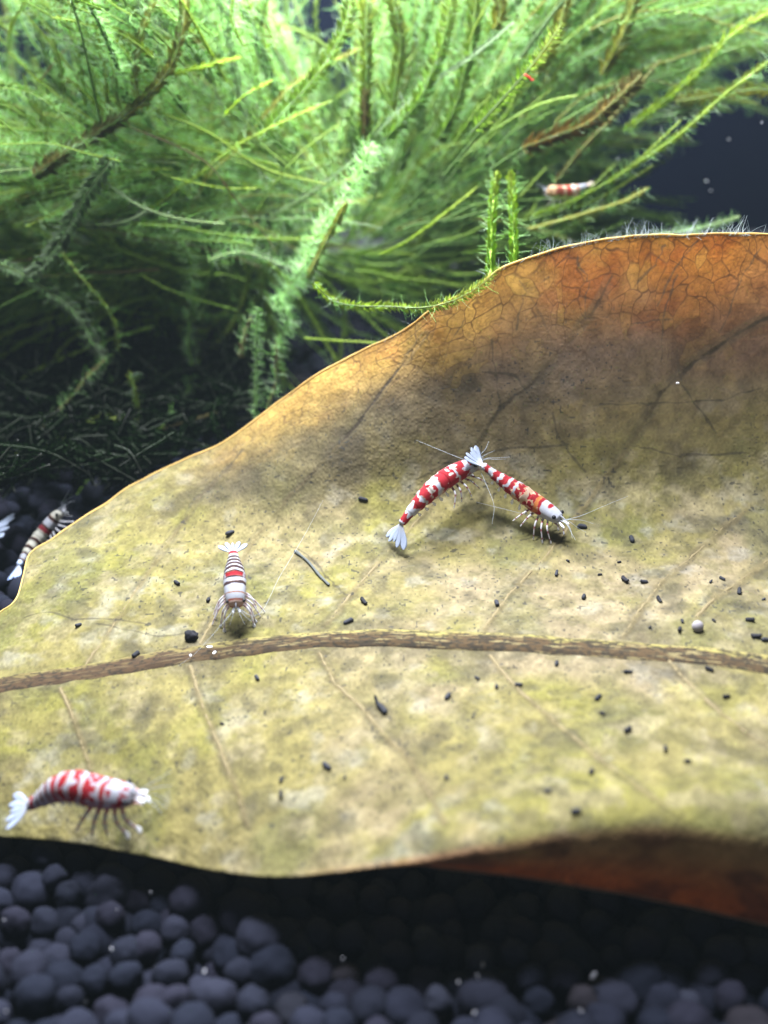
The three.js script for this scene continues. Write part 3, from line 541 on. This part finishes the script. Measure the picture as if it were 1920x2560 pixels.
function paddle(base, dir, side, nrm, L, w, c0, c1, n = 10) { // a rounded plate with thickness: tail fan blades, swimmerets, antennal scales
  const pos = [], col = [], idx = [], th = L * .035;
  for (let i = 0; i <= n; i++) {
    const t = i / n, hw = w * (t > .72 ? Math.sqrt(Math.max(.02, 1 - ((t - .72) / .285) ** 2)) : mix(.38, 1, sstep(0, .72, t))), p = base.clone().addScaledVector(dir, L * t).addScaledVector(nrm, -L * .10 * t * t);
    for (const [a, b] of [[-1, 0], [-.5, 1], [.5, 1], [1, 0], [.5, -1], [-.5, -1]]) { const q = p.clone().addScaledVector(side, a * hw).addScaledVector(nrm, b * th * (1 - .5 * t)); pos.push(q.x, q.y, q.z); col.push(...mix3(c0, c1, sstep(.05, .45, t))); }
  }
  for (let i = 0; i < n; i++) for (let j = 0; j < 6; j++) { const a = i * 6 + j, b = i * 6 + (j + 1) % 6; idx.push(a, b, a + 6, b, b + 6, a + 6); }
  for (const e of [0, n * 6]) idx.push(e, e + 1, e + 2, e, e + 2, e + 3, e, e + 3, e + 4, e, e + 4, e + 5);
  const g = new THREE.BufferGeometry(); g.setAttribute('position', new THREE.Float32BufferAttribute(pos, 3)); g.setAttribute('color', new THREE.Float32BufferAttribute(col, 3)); g.setIndex(idx); g.computeVertexNormals(); return g;
}
/* spine: points from the face to the end of the abdomen; everything else grows from it */
function makeShrimp(o) {
  const root = group('shrimp', o.spine[0].clone().setY(o.spine[0].y)); tag(root, o.label, 'shrimp');
  root.updateMatrixWorld(true); const org = root.position.clone();
  const curve = new THREE.CatmullRomCurve3(o.spine.map((p) => p.clone().sub(org)), false, 'centripetal'), L = curve.getLength(), fat = o.fat ?? 1, up0 = (o.up ?? V3(0, 1, 0)).clone().normalize();
  const frame = (s) => { const c = curve.getPointAt(clamp(s)), F = curve.getTangentAt(clamp(s)).negate(), U = up0.clone().addScaledVector(F, -up0.dot(F)).normalize(), Sd = F.clone().cross(U); return { c, F, U, S: Sd }; };
  const add = (name, g, m, p = root) => { const x = new THREE.Mesh(g, m); x.name = name; x.castShadow = x.receiveShadow = true; p.add(x); return x; };
  const seed = o.seed ?? 1, f = rng(seed * 101 + 3);
  { // body
    const NS = 150, NT = 36, pos = [], uv = [], idx = [];
    for (let i = 0; i <= NS; i++) {
      const s = i / NS, { c, F, U, S: Sd } = frame(s); let k = 1;
      for (let q = 0; q < SEGS.length - 1; q++) if (s >= SEGS[q] && s < SEGS[q + 1]) { const u = (s - SEGS[q]) / (SEGS[q + 1] - SEGS[q]); k = .955 + .075 * sstep(0, .9, u) - .03 * sstep(.93, 1, u); }
      if (s < .40) k = 1 + .03 * sstep(.30, .395, s);
      const cap = i === 0 || i === NS ? .0 : Math.min(1, Math.sqrt(Math.min(s, 1 - s) / .018));
      const w = lerpTable(WID, s)[0] * L * fat * k * cap, hu = lerpTable(UPH, s)[0] * L * fat * k * cap, hd = lerpTable(DNH, s)[0] * L * fat * k * cap;
      for (let j = 0; j <= NT; j++) {
        const th = j / NT * 2 * Math.PI, co = Math.cos(th), si = Math.sin(th), low = co < 0;
        const pl = low && s > .4 ? 1 + .08 * Math.sin((s - .4) * 60) * Math.abs(si) : 1, keel = !low && s < .3 ? 1 + .06 * Math.pow(co, 8) : 1;
        const p = c.clone().addScaledVector(U, co * (low ? hd : hu) * pl * keel).addScaledVector(Sd, Math.sign(si) * Math.pow(Math.abs(si), .9) * w * (low ? .94 : 1));
        pos.push(p.x, p.y, p.z); uv.push(s, j / NT);
        if (i < NS && j < NT) { const a = i * (NT + 1) + j, b = a + NT + 1; idx.push(a, b, a + 1, a + 1, b, b + 1); }
      }
    }
    const g = new THREE.BufferGeometry(); g.setAttribute('position', new THREE.Float32BufferAttribute(pos, 3)); g.setAttribute('uv', new THREE.Float32BufferAttribute(uv, 2)); g.setIndex(idx); g.computeVertexNormals();
    const n = g.attributes.normal; for (let i = 0; i <= NS; i++) { const a = i * (NT + 1), b = a + NT; const v = V3(n.getX(a) + n.getX(b), n.getY(a) + n.getY(b), n.getZ(a) + n.getZ(b)).normalize(); n.setXYZ(a, v.x, v.y, v.z); n.setXYZ(b, v.x, v.y, v.z); }
    add('body', g, skin(bodyTexture(o.pattern, seed)));
  }
  const hd = frame(.015), head = o.headColor ?? WHITE, limb = o.limb ?? RED, tip = o.tip ?? [.80, .81, .86];
  const P = (fr, a, b, c) => fr.c.clone().addScaledVector(fr.F, a * L).addScaledVector(fr.U, b * L).addScaledVector(fr.S, c * L);
  const bands = (t) => { const b = Math.abs(((t * 3.2 + .35) % 1) - .5) * 2; return mix3(mix3(tip, PALE, .3), limb, sstep(.62, .85, b) * (o.legRed ?? 1)); };
  add('rostrum', taperTube([P(hd, -.03, .040 * fat, 0), P(hd, .035, .036 * fat, 0), P(hd, .095, .022, 0)], .014 * L, .002 * L, 10, 6, () => head), limbM);
  for (const e of [-1, 1]) {
    const eye = P(frame(.055), .006, .034 * fat, e * .064 * fat);
    add('eye_stalk', taperTube([P(frame(.055), -.01, .012, e * .03), eye], .012 * L, .014 * L, 4, 6, () => head), limbM);
    add('eye', new THREE.SphereGeometry(.022 * L, 14, 10).translate(eye.x, eye.y, eye.z), eyeM);
    add('antennal_scale', paddle(P(hd, -.005, -.012, e * .022), hd.F.clone().addScaledVector(hd.S, e * .22).normalize(), hd.S.clone(), hd.U.clone(), .105 * L, .020 * L, head, tip, 8), finM);
    for (const q of [0, 1]) add('antennule', taperTube([P(hd, .02, .004, e * .014), P(hd, .10, .02 + .02 * q, e * (.03 + .02 * q)), P(hd, .19, .045 * q + rr(-.02, .02, f), e * (.06 + .05 * q)), P(hd, .28, -.03 + .07 * q, e * (.10 + .09 * q))], (o.feel ?? .0036) * L, .0012 * L, 12, 5), feelM);
    add('mouthpart', taperTube([P(frame(.05), 0, -.05 * fat, e * .022), P(hd, .03, -.06, e * .030), P(hd, .055, -.095, e * .022)], .011 * L, .005 * L, 8, 6, (t) => mix3(limb, tip, t)), limbM);
  }
  (o.antennae ?? []).forEach((a) => add('antenna', taperTube([P(hd, .02, -.008, 0), ...a.map((p) => p.clone().sub(org))], (o.feel ?? .0028) * L, .0010 * L, 28, 5), feelM));
  // walking legs
  const lk = o.legK ?? 1.15;
  const floor = (p, reach) => { const wx = p.x + org.x, wz = p.z + org.z, h = o.ground ? o.ground(wx, wz) : leafHeight(wx, wz, p.y + org.y + .002); return h !== null && p.y + org.y - h < reach ? h - org.y : null; };
  for (let k = 0; k < 5; k++) for (const e of [-1, 1]) {
    const s = .12 + k * .055, fr = frame(s), hip = P(fr, 0, -lerpTable(DNH, s)[0] * fat * .85, e * .034 * fat), out = [.075, .10, .13, .14, .13][k] * rr(.8, 1.2, f) * (o.legOut ?? 1), fwd = [.13, .08, .03, -.03, -.09][k] + rr(-.025, .025, f);
    const foot = hip.clone().addScaledVector(fr.S, e * out * L).addScaledVector(fr.F, fwd * L), h = floor(foot, .26 * L * (o.legOut ?? 1));
    if (h !== null) foot.y = h + .0001; else foot.addScaledVector(fr.U, -.13 * L);
    const knee = hip.clone().lerp(foot, .38).addScaledVector(fr.S, e * .045 * L).addScaledVector(fr.U, .028 * L), ank = hip.clone().lerp(foot, .78).addScaledVector(fr.S, e * .022 * L).addScaledVector(fr.U, .012 * L);
    const leg = add('leg', taperTube([hip, knee, ank, foot], .0105 * L * lk, .0045 * L * lk, 18, 6, bands), limbM);
    if (k < 2) add('claw', paddle(ank.clone().lerp(foot, .3), foot.clone().sub(ank).normalize(), fr.S, fr.F, .045 * L * lk, .012 * L * lk, tip, tip, 6), finM, leg);
  }
  for (let k = 0; k < 5; k++) for (const e of [-1, 1]) { // swimmerets
    const s = .45 + k * .09, fr = frame(s), b = P(fr, 0, -lerpTable(DNH, s)[0] * fat * .8, e * lerpTable(WID, s)[0] * .55 * fat), dir = fr.U.clone().multiplyScalar(-1).addScaledVector(fr.F, .35 - .25 * k * .3).addScaledVector(fr.S, e * .25).normalize();
    add('swimmeret', paddle(b, dir, fr.F, fr.S, (.085 - .008 * k) * L, .016 * L, mix3(tip, limb, .35), tip, 7), finM);
  }
  { // tail fan
    const fr = frame(1), sp = o.fan ?? 1, back = fr.F.clone().negate(), dn = o.fanDrop ?? .12;
    const blade = (a, len, w) => { const d = back.clone().multiplyScalar(Math.cos(a)).addScaledVector(fr.S, Math.sin(a)).addScaledVector(fr.U, -dn).normalize(), sd = fr.U.clone().cross(d).normalize(); return paddle(fr.c.clone().addScaledVector(fr.S, Math.sin(a) * .022 * L).addScaledVector(fr.U, .004 * L * Math.cos(a * 3)), d, sd, d.clone().cross(sd).normalize().multiplyScalar(-1), len * L, w * L, o.fanBase ?? WHITE, o.fanTip ?? [.27, .31, .40], 12); };
    add('telson', blade(0, .18, .026), finM);
    for (const e of [-1, 1]) { add('uropod', blade(e * .33 * sp, .215, .036), finM); add('uropod', blade(e * .72 * sp, .23, .042), finM); }
  }
  return root;
}
const blotchy = (lo, hi, white, th0 = .56, sc = 5) => (c, s, th, seed) => { const n = fbm(s * sc * 4 + seed * 7, Math.cos(th) * sc * .55, Math.sin(th) * sc * .55, 2); const k = sstep(lo - .02, lo + .02, s) * sstep(hi + .02, hi - .02, s) * sstep(th0, th0 + .05, n); return mix3(c, white, k); };

// pair on the leaf: the left one climbs up to the right, the right one comes down
makeShrimp({
  label: 'left shrimp of the red and white pair, tail fan low and head raised', seed: 3, fat: 1.1, fan: .95, fanDrop: .55,
  spine: [above(1192, 1158, .0052), above(1130, 1188, .0056), above(1085, 1222, .0056), above(1040, 1266, .0046), above(1002, 1312, .0030)],
  pattern: banded([[.15, WHITE], [.24, RED], [.28, WHITE], [.49, RED], [.56, WHITE], [.66, RED], [.70, WHITE], [.785, RED], [.89, WHITE], [.975, RED], [1.1, WHITE]], { wob: .065, blotch: (c, s, th, q) => blotchy(.06, .24, RED, .60, 6)(blotchy(.22, .62, [.40, .36, .32], .57, 6)(c, s, th, q), s, th, q + 2) }),
  antennae: [[above(1150, 1145, .007), above(1100, 1125, .007), above(1040, 1100, .006)], [above(1215, 1210, .005), above(1235, 1265, .004), above(1230, 1310, .003)]],
});
makeShrimp({
  label: 'red and white banded shrimp right of the pair, its white head low with black eye', seed: 8, fat: 1.08, fan: .9, fanDrop: -.1, fanBase: [.66, .70, .80],
  spine: [above(1402, 1300, .0026), above(1345, 1262, .0034), above(1290, 1225, .0044), above(1240, 1190, .0052), above(1205, 1163, .0058)],
  pattern: banded([[.22, WHITE], [.26, RED], [.31, ORANGE], [.44, RED], [.485, [.38, .28, .21]], [.545, RED], [.580, WHITE], [.645, RED], [.680, WHITE], [.745, RED], [.785, WHITE], [.85, RED], [.925, WHITE], [.97, RED], [1.1, WHITE]], { wob: .05, blotch: (c, s, th, q) => mix3(blotchy(.25, .6, [.42, .28, .18], .56, 6)(c, s, th, q), RED, sstep(.030, .018, Math.hypot(s - .15, (th > 3 ? th - 6.283 : th) * .05))) }),
  antennae: [[above(1450, 1290, .003), above(1510, 1265, .003), above(1570, 1240, .0025)], [above(1330, 1290, .0025), above(1270, 1275, .003), above(1190, 1255, .003)]],
});
makeShrimp({
  label: 'white shrimp with thin dark stripes facing the camera just above the midrib', seed: 5, legOut: 1.9, fat: 1.72, legK: 1.9, legRed: .55, fan: 1.25, fanDrop: .02,
  spine: [above(590, 1516, .0032), above(588, 1482, .0037), above(587, 1448, .0042), above(585, 1414, .0046), above(583, 1381, .0048)],
  pattern: banded([[.045, [.42, .29, .24]], [.065, [.24, .06, .04]], [.14, WHITE], [.155, [.24, .10, .06]], [.265, WHITE], [.31, DARK], [.36, WHITE], [.385, DARK], [.445, RED], [.465, DARK], [.51, WHITE], [.56, DARK], [.605, WHITE], [.66, DARK], [.70, WHITE], [.765, DARK], [.80, WHITE], [.86, DARK], [.915, WHITE], [.985, [.20, .008, .014]], [1.1, WHITE]], { wob: .014, chev: -.05, edge: .004, blotch: (c, s, th, q) => { const side = Math.abs(th > Math.PI ? th - 2 * Math.PI : th); return s > .47 ? mix3(c, WHITE, sstep(1.25, 1.7, side) * .8) : s > .36 && s < .47 ? mix3(c, WHITE, sstep(.75, .95, side) * sstep(.3, .5, noise(s * 60, side * 4 + q))) : s < .22 ? mix3(c, [.26, .05, .03], sstep(1.5, 1.7, side) * .7) : c; } }),
  antennae: [[above(520, 1600, .002), above(480, 1640, .0012), above(445, 1665, .0008)], [above(640, 1540, .003), above(700, 1440, .0035), above(760, 1340, .003), above(808, 1250, .003)]],
});
makeShrimp({
  label: 'large arched red and white shrimp at the lower left edge of the leaf', seed: 12, legOut: 1.2, fat: 1.45, legK: 2.1, legRed: .75, fan: .95, fanDrop: -.05, limb: [.80, .26, .22], up: V3(-.15, 1, .25),
  spine: [above(338, 1988, .0056), above(290, 1988, .0058), above(240, 1980, .0060), above(190, 1968, .0062), above(142, 1976, .0056), above(102, 1999, .0045), above(72, 2014, .0038)],
  pattern: banded([[.20, WHITE], [.235, RED], [.265, WHITE], [.40, RED], [.43, WHITE], [.485, RED], [.515, WHITE], [.565, RED], [.60, WHITE], [.645, RED], [.685, WHITE], [.72, [.12, .006, .012]], [.76, WHITE], [.79, [.10, .008, .012]], [.835, WHITE], [.865, [.08, .01, .015]], [.905, WHITE], [.95, RED], [1.1, WHITE]], { wob: .035, blotch: (c, s, th, q) => { c = blotchy(.22, .56, WHITE, .57, 7)(c, s, th, q); c = blotchy(.02, .24, RED, .60, 6)(c, s, th, q + 1); const lo = sstep(.25, -.25, Math.cos(th) + .5 * (noise(s * 30, th * 2) - .5)); return s < .22 ? mix3(c, [.36, .10, .05], lo * .8) : mix3(c, RED, lo * sstep(.30, .24, s)); } }),
  antennae: [[above(400, 1990, .005), above(420, 2010, .004)]],
});
// behind the leaf's left edge
{
  const p = (px, py, z) => atDepth(px, py, z);
  makeShrimp({
    label: 'black and white striped shrimp half hidden behind the left edge of the leaf', seed: 21, fat: 1.08, fan: .7, fanDrop: .3, limb: [.5, .5, .45], legRed: .2, ground: () => null, up: V3(-.55, .8, .1),
    spine: [p(152, 1278, -.0165), p(131, 1303, -.0160), p(103, 1338, -.0150), p(73, 1376, -.0130), p(46, 1414, -.0105)],
    pattern: banded([[.12, [.40, .39, .33]], [.17, DARK], [.27, WHITE], [.30, DARK], [.375, [.16, .012, .02]], [.53, [.40, .39, .33]], [.585, DARK], [.67, [.40, .39, .33]], [.72, DARK], [.79, [.40, .39, .33]], [.825, DARK], [.90, WHITE], [.93, DARK], [1.1, [.5, .6, .8]]], { wob: .012 }),
    antennae: [], fanTip: [.5, .62, .9],
  });
  makeShrimp({
    label: 'pale shrimp cut off by the left border, only its white limbs showing', seed: 23, fat: 1.0, fan: 1.0, fanDrop: .2, legRed: .1, ground: () => null, limb: [.6, .6, .55],
    spine: [p(-330, 1420, -.016), p(-240, 1395, -.016), p(-150, 1372, -.016), p(-80, 1350, -.016), p(-32, 1328, -.016)],
    pattern: banded([[.3, WHITE], [.36, DARK], [.5, WHITE], [.56, DARK], [.7, WHITE], [.74, DARK], [1.1, WHITE]]), antennae: [], fanBase: [.6, .66, .62],
  });
}
makeShrimp({
  label: 'small red and white shrimp sitting among the moss shoots on the right', seed: 31, fat: 1.9, fan: .6, fanBase: [.34, .22, .16], fanTip: [.40, .34, .28], limb: [.5, .2, .12], ground: () => null,
  spine: [atDepth(1368, 474, -.056), atDepth(1392, 482, -.056), atDepth(1420, 482, -.0565), atDepth(1448, 472, -.057), atDepth(1466, 464, -.0575)],
  pattern: banded([[.2, [.55, .35, .2]], [.34, [.40, .10, .07]], [.42, [.62, .5, .35]], [.60, [.42, .06, .04]], [.72, [.75, .68, .55]], [.78, [.5, .2, .12]], [1.1, WHITE]], { wob: .03 }), antennae: [],
});

// ---------------------------------------------------------------- small things on the leaf
{
  const f = rng(404), dark = [[.016, .017, .021], [.024, .025, .031], [.013, .013, .016]].map((c) => new THREE.MeshPhysicalMaterial({ color: new THREE.Color().setRGB(...c), roughness: .8, specularIntensity: .3 }));
  const shapes = [];
  for (let k = 0; k < 6; k++) { const g = new THREE.CapsuleGeometry(.5, rr(.7, 1.3, f), 5, 10), p = g.attributes.position; for (let i = 0; i < p.count; i++) { const n = 1 + .75 * (noise(p.getX(i) * 2.4 + k * 4, p.getY(i) * 2.4, p.getZ(i) * 2.4) - .5); p.setXYZ(i, p.getX(i) * n + (k - 2) * .11 * p.getY(i) ** 2, p.getY(i), p.getZ(i) * n); } g.computeVertexNormals(); g.rotateZ(Math.PI / 2); shapes.push(g); }
  const A = [[1391, 1435], [1562, 1455], [1609, 1458], [1460, 1495], [1647, 1501], [1776, 1455], [1805, 1447], [1848, 1480], [1705, 1555], [1698, 1576], [1783, 1552], [1874, 1552], [1890, 1594], [1914, 1602], [1242, 1510], [1625, 1571], [1455, 1320], [1579, 1349], [908, 1250], [1548, 1406], [443, 1460], [521, 1502], [575, 1334], [909, 1507], [871, 1558], [197, 1565], [1909, 1498], [1420, 1405], [1500, 1440]];
  const B = [[1391, 1660], [1570, 1681], [1772, 1675], [1193, 1696], [1241, 1718], [1296, 1715], [1119, 1745], [1495, 1747], [1505, 1785], [1815, 1744], [1569, 1827], [1663, 1877], [1719, 1903], [1478, 1932], [1115, 1945], [1182, 1795], [1368, 1979], [643, 1697], [703, 1950], [817, 1919], [702, 1991], [1438, 2031], [862, 1944], [555, 1811], [340, 1640]];
  const small = new Set(['1776,1455', '1783,1552', '1548,1406', '1625,1571', '1182,1795', '862,1944', '555,1811', '1420,1405', '1500,1440', '1909,1498']);
  const NTH = ['leftmost', 'second from left', 'third from left', 'fourth from left', 'fifth from left', 'sixth from left', 'seventh from left', 'eighth from left', 'ninth from left', 'tenth from left', 'eleventh from left', 'twelfth from left', 'thirteenth from left', 'fourteenth from left'];
  const part = (px) => px < 700 ? 'in the left third' : px < 1340 ? 'at mid leaf' : px < 1660 ? 'in the right half' : 'near the right border';
  const put = (list, side, gname) => list.sort((a, b) => a[0] - b[0]).forEach(([px, py], k) => {
    const label = NTH[list.filter((q) => part(q[0]) === part(px) && q[0] < px).length] + ' of the dark droppings ' + side + ' the midrib ' + part(px);
    const p = spotOnLeaf(px, py), m = mesh('dropping', shapes[Math.floor(f() * 6)], dark[Math.floor(f() * 3)]); const r = (small.has(px + ',' + py) ? .00024 : rr(.00030, .00054, f)) * (py > 1640 ? .9 : 1);
    m.scale.set(r * 1.15, r, r); m.rotation.set(0, rr(0, Math.PI, f) + (f() < .5 ? 1.57 : 0), rr(-.25, .25, f)); m.position.copy(p).add(V3(0, r * .42, 0)); tag(m, label, 'dropping', gname);
  });
  put(A, 'above', 'droppings above the midrib');
  put(B, 'below', 'droppings below the midrib');
  // the big black crumb by the front facing shrimp
  const g = mergeVertices(new THREE.IcosahedronGeometry(1, 4).deleteAttribute('uv').deleteAttribute('normal'), 1e-4), p = g.attributes.position; for (let i = 0; i < p.count; i++) { const n = 1 + 1.3 * (fbm(p.getX(i) * 1.5, p.getY(i) * 1.5, p.getZ(i) * 1.5, 3) - .5); p.setXYZ(i, p.getX(i) * n, p.getY(i) * n, p.getZ(i) * n); } g.computeVertexNormals();
  const crumb = mesh('soil_crumb', g, dark[2]); crumb.scale.set(.00066, .00056, .0006); crumb.position.copy(spotOnLeaf(479, 1598)).add(V3(0, .0004, 0)); tag(crumb, 'black soil crumb on the leaf left of the front facing shrimp', 'crumb');
  // bent thread-like dropping, lying strands
  const strand = (name, label, cat, list, r0, r1, mat, lift = .0001) => tag(mesh(name, taperTube(list.map(([x, y, l]) => above(x, y, l ?? lift)), r0, r1, 30, 7, null, (t) => mix(r0, r1, t) * (.75 + .5 * noise(t * 14, x0(list)))), mat), label, cat);
  const x0 = (l) => l[0][0];
  strand('bent_dropping', 'long bent black dropping on the leaf below the midrib centre', 'dropping', [[937, 1738, .0008], [944, 1758, .0003], [955, 1770, .0002], [963, 1780, .0002]], .00012, .00033, dark[0]);
  strand('dead_stem', 'dark thin dead stem lying on the leaf right of the front facing shrimp', 'stem', [[738, 1378], [768, 1402], [800, 1440], [822, 1462]], .00020, .00014, new THREE.MeshStandardMaterial({ color: new THREE.Color().setRGB(.05, .055, .05), roughness: .9 }), .00012);
  const ball = mesh('egg_ball', new THREE.SphereGeometry(.00058, 24, 18), new THREE.MeshPhysicalMaterial({ color: new THREE.Color().setRGB(.26, .24, .25), roughness: .95, specularIntensity: .1, transmission: .3, thickness: 0 })); ball.position.copy(spotOnLeaf(1742, 1575)).add(V3(0, .0005, 0)); tag(ball, 'small pale round ball on the leaf at right just above the midrib', 'ball');
  const pale = new THREE.MeshPhysicalMaterial({ color: new THREE.Color().setRGB(.75, .75, .78), roughness: .3, clearcoat: .5 });
  [[525, 1632, 1.2, .5], [537, 1645, .8, .5], [478, 1652, .6, .6]].forEach(([x, y, a, b], k) => { const m = mesh('pale_flake', shapes[k], pale); m.scale.set(.00026 * a, .00022 * b, .00022); m.position.copy(spotOnLeaf(x, y)).add(V3(0, .00075, 0)); m.rotation.y = k; tag(m, ['upper', 'rightmost', 'leftmost'][k] + ' tiny white flake on the midrib below the front facing shrimp', 'flake', 'white flakes on the midrib'); });
  const speck = mesh('pale_speck', shapes[0], pale); speck.scale.setScalar(.0002); speck.position.copy(spotOnLeaf(1692, 958)).add(V3(0, .0002, .0002)); tag(speck, 'tiny white speck alone on the brown raised part of the leaf', 'speck');
  const mite = group('red_mite', atDepth(1320, 192, -.042)); tag(mite, 'tiny bright red creature on a toothed moss shoot near the top', 'mite');
  const rm = new THREE.MeshStandardMaterial({ color: new THREE.Color().setRGB(.55, .03, .015), roughness: .5 });
  const mb = mesh('body', shapes[1], rm, mite); mb.scale.set(.0005, .00032, .0003); mb.rotation.z = -.6; const mt = mesh('tail', shapes[2], rm, mite); mt.scale.set(.0003, .00022, .0002); mt.position.set(.0005, -.0004, 0);
  // specks adrift in the dark water, and pale crumbs on the soil
  [[1766, 452, -.07, .00045], [1777, 476, -.07, .0003], [1905, 306, -.05, .00016], [1822, 348, -.07, .0003], [1545, 398, -.06, .0002]].forEach(([x, y, z, r], k) => { const m = mesh('drifting_speck', shapes[k], pale); m.scale.setScalar(r * .6); m.position.copy(atDepth(x, y, z)); tag(m, ['upper of two pale specks', 'lower of two pale specks', 'rightmost tiny pale speck', 'faint pale speck near a shoot tip', 'leftmost tiny pale speck'][k] + ' in the dark water beside the moss', 'speck', 'specks in the water'); });
  const grit = new THREE.MeshStandardMaterial({ color: new THREE.Color().setRGB(.16, .16, .18), roughness: .5 });
  [[10, 2300], [377, 2232], [279, 2372], [512, 2429], [597, 2291], [1146, 2455], [1186, 2532], [1194, 2441], [857, 2400], [1452, 2527], [1484, 2440], [1208, 2412], [290, 2275], [15, 2530]].sort((a, b) => a[0] - b[0]).forEach(([x, y], k) => { const m = mesh('soil_grit', shapes[k % 6], grit); m.scale.setScalar(k > 12 ? .0003 : rr(.00014, .00024, f)); m.position.copy(atHeight(x, y, .0016)); m.rotation.set(k, k * 2, k); tag(m, NTH[k] + ' of the pale grit specks on the dark soil', 'grit', 'grit on the soil'); });
}
renderer.render(scene, camera);
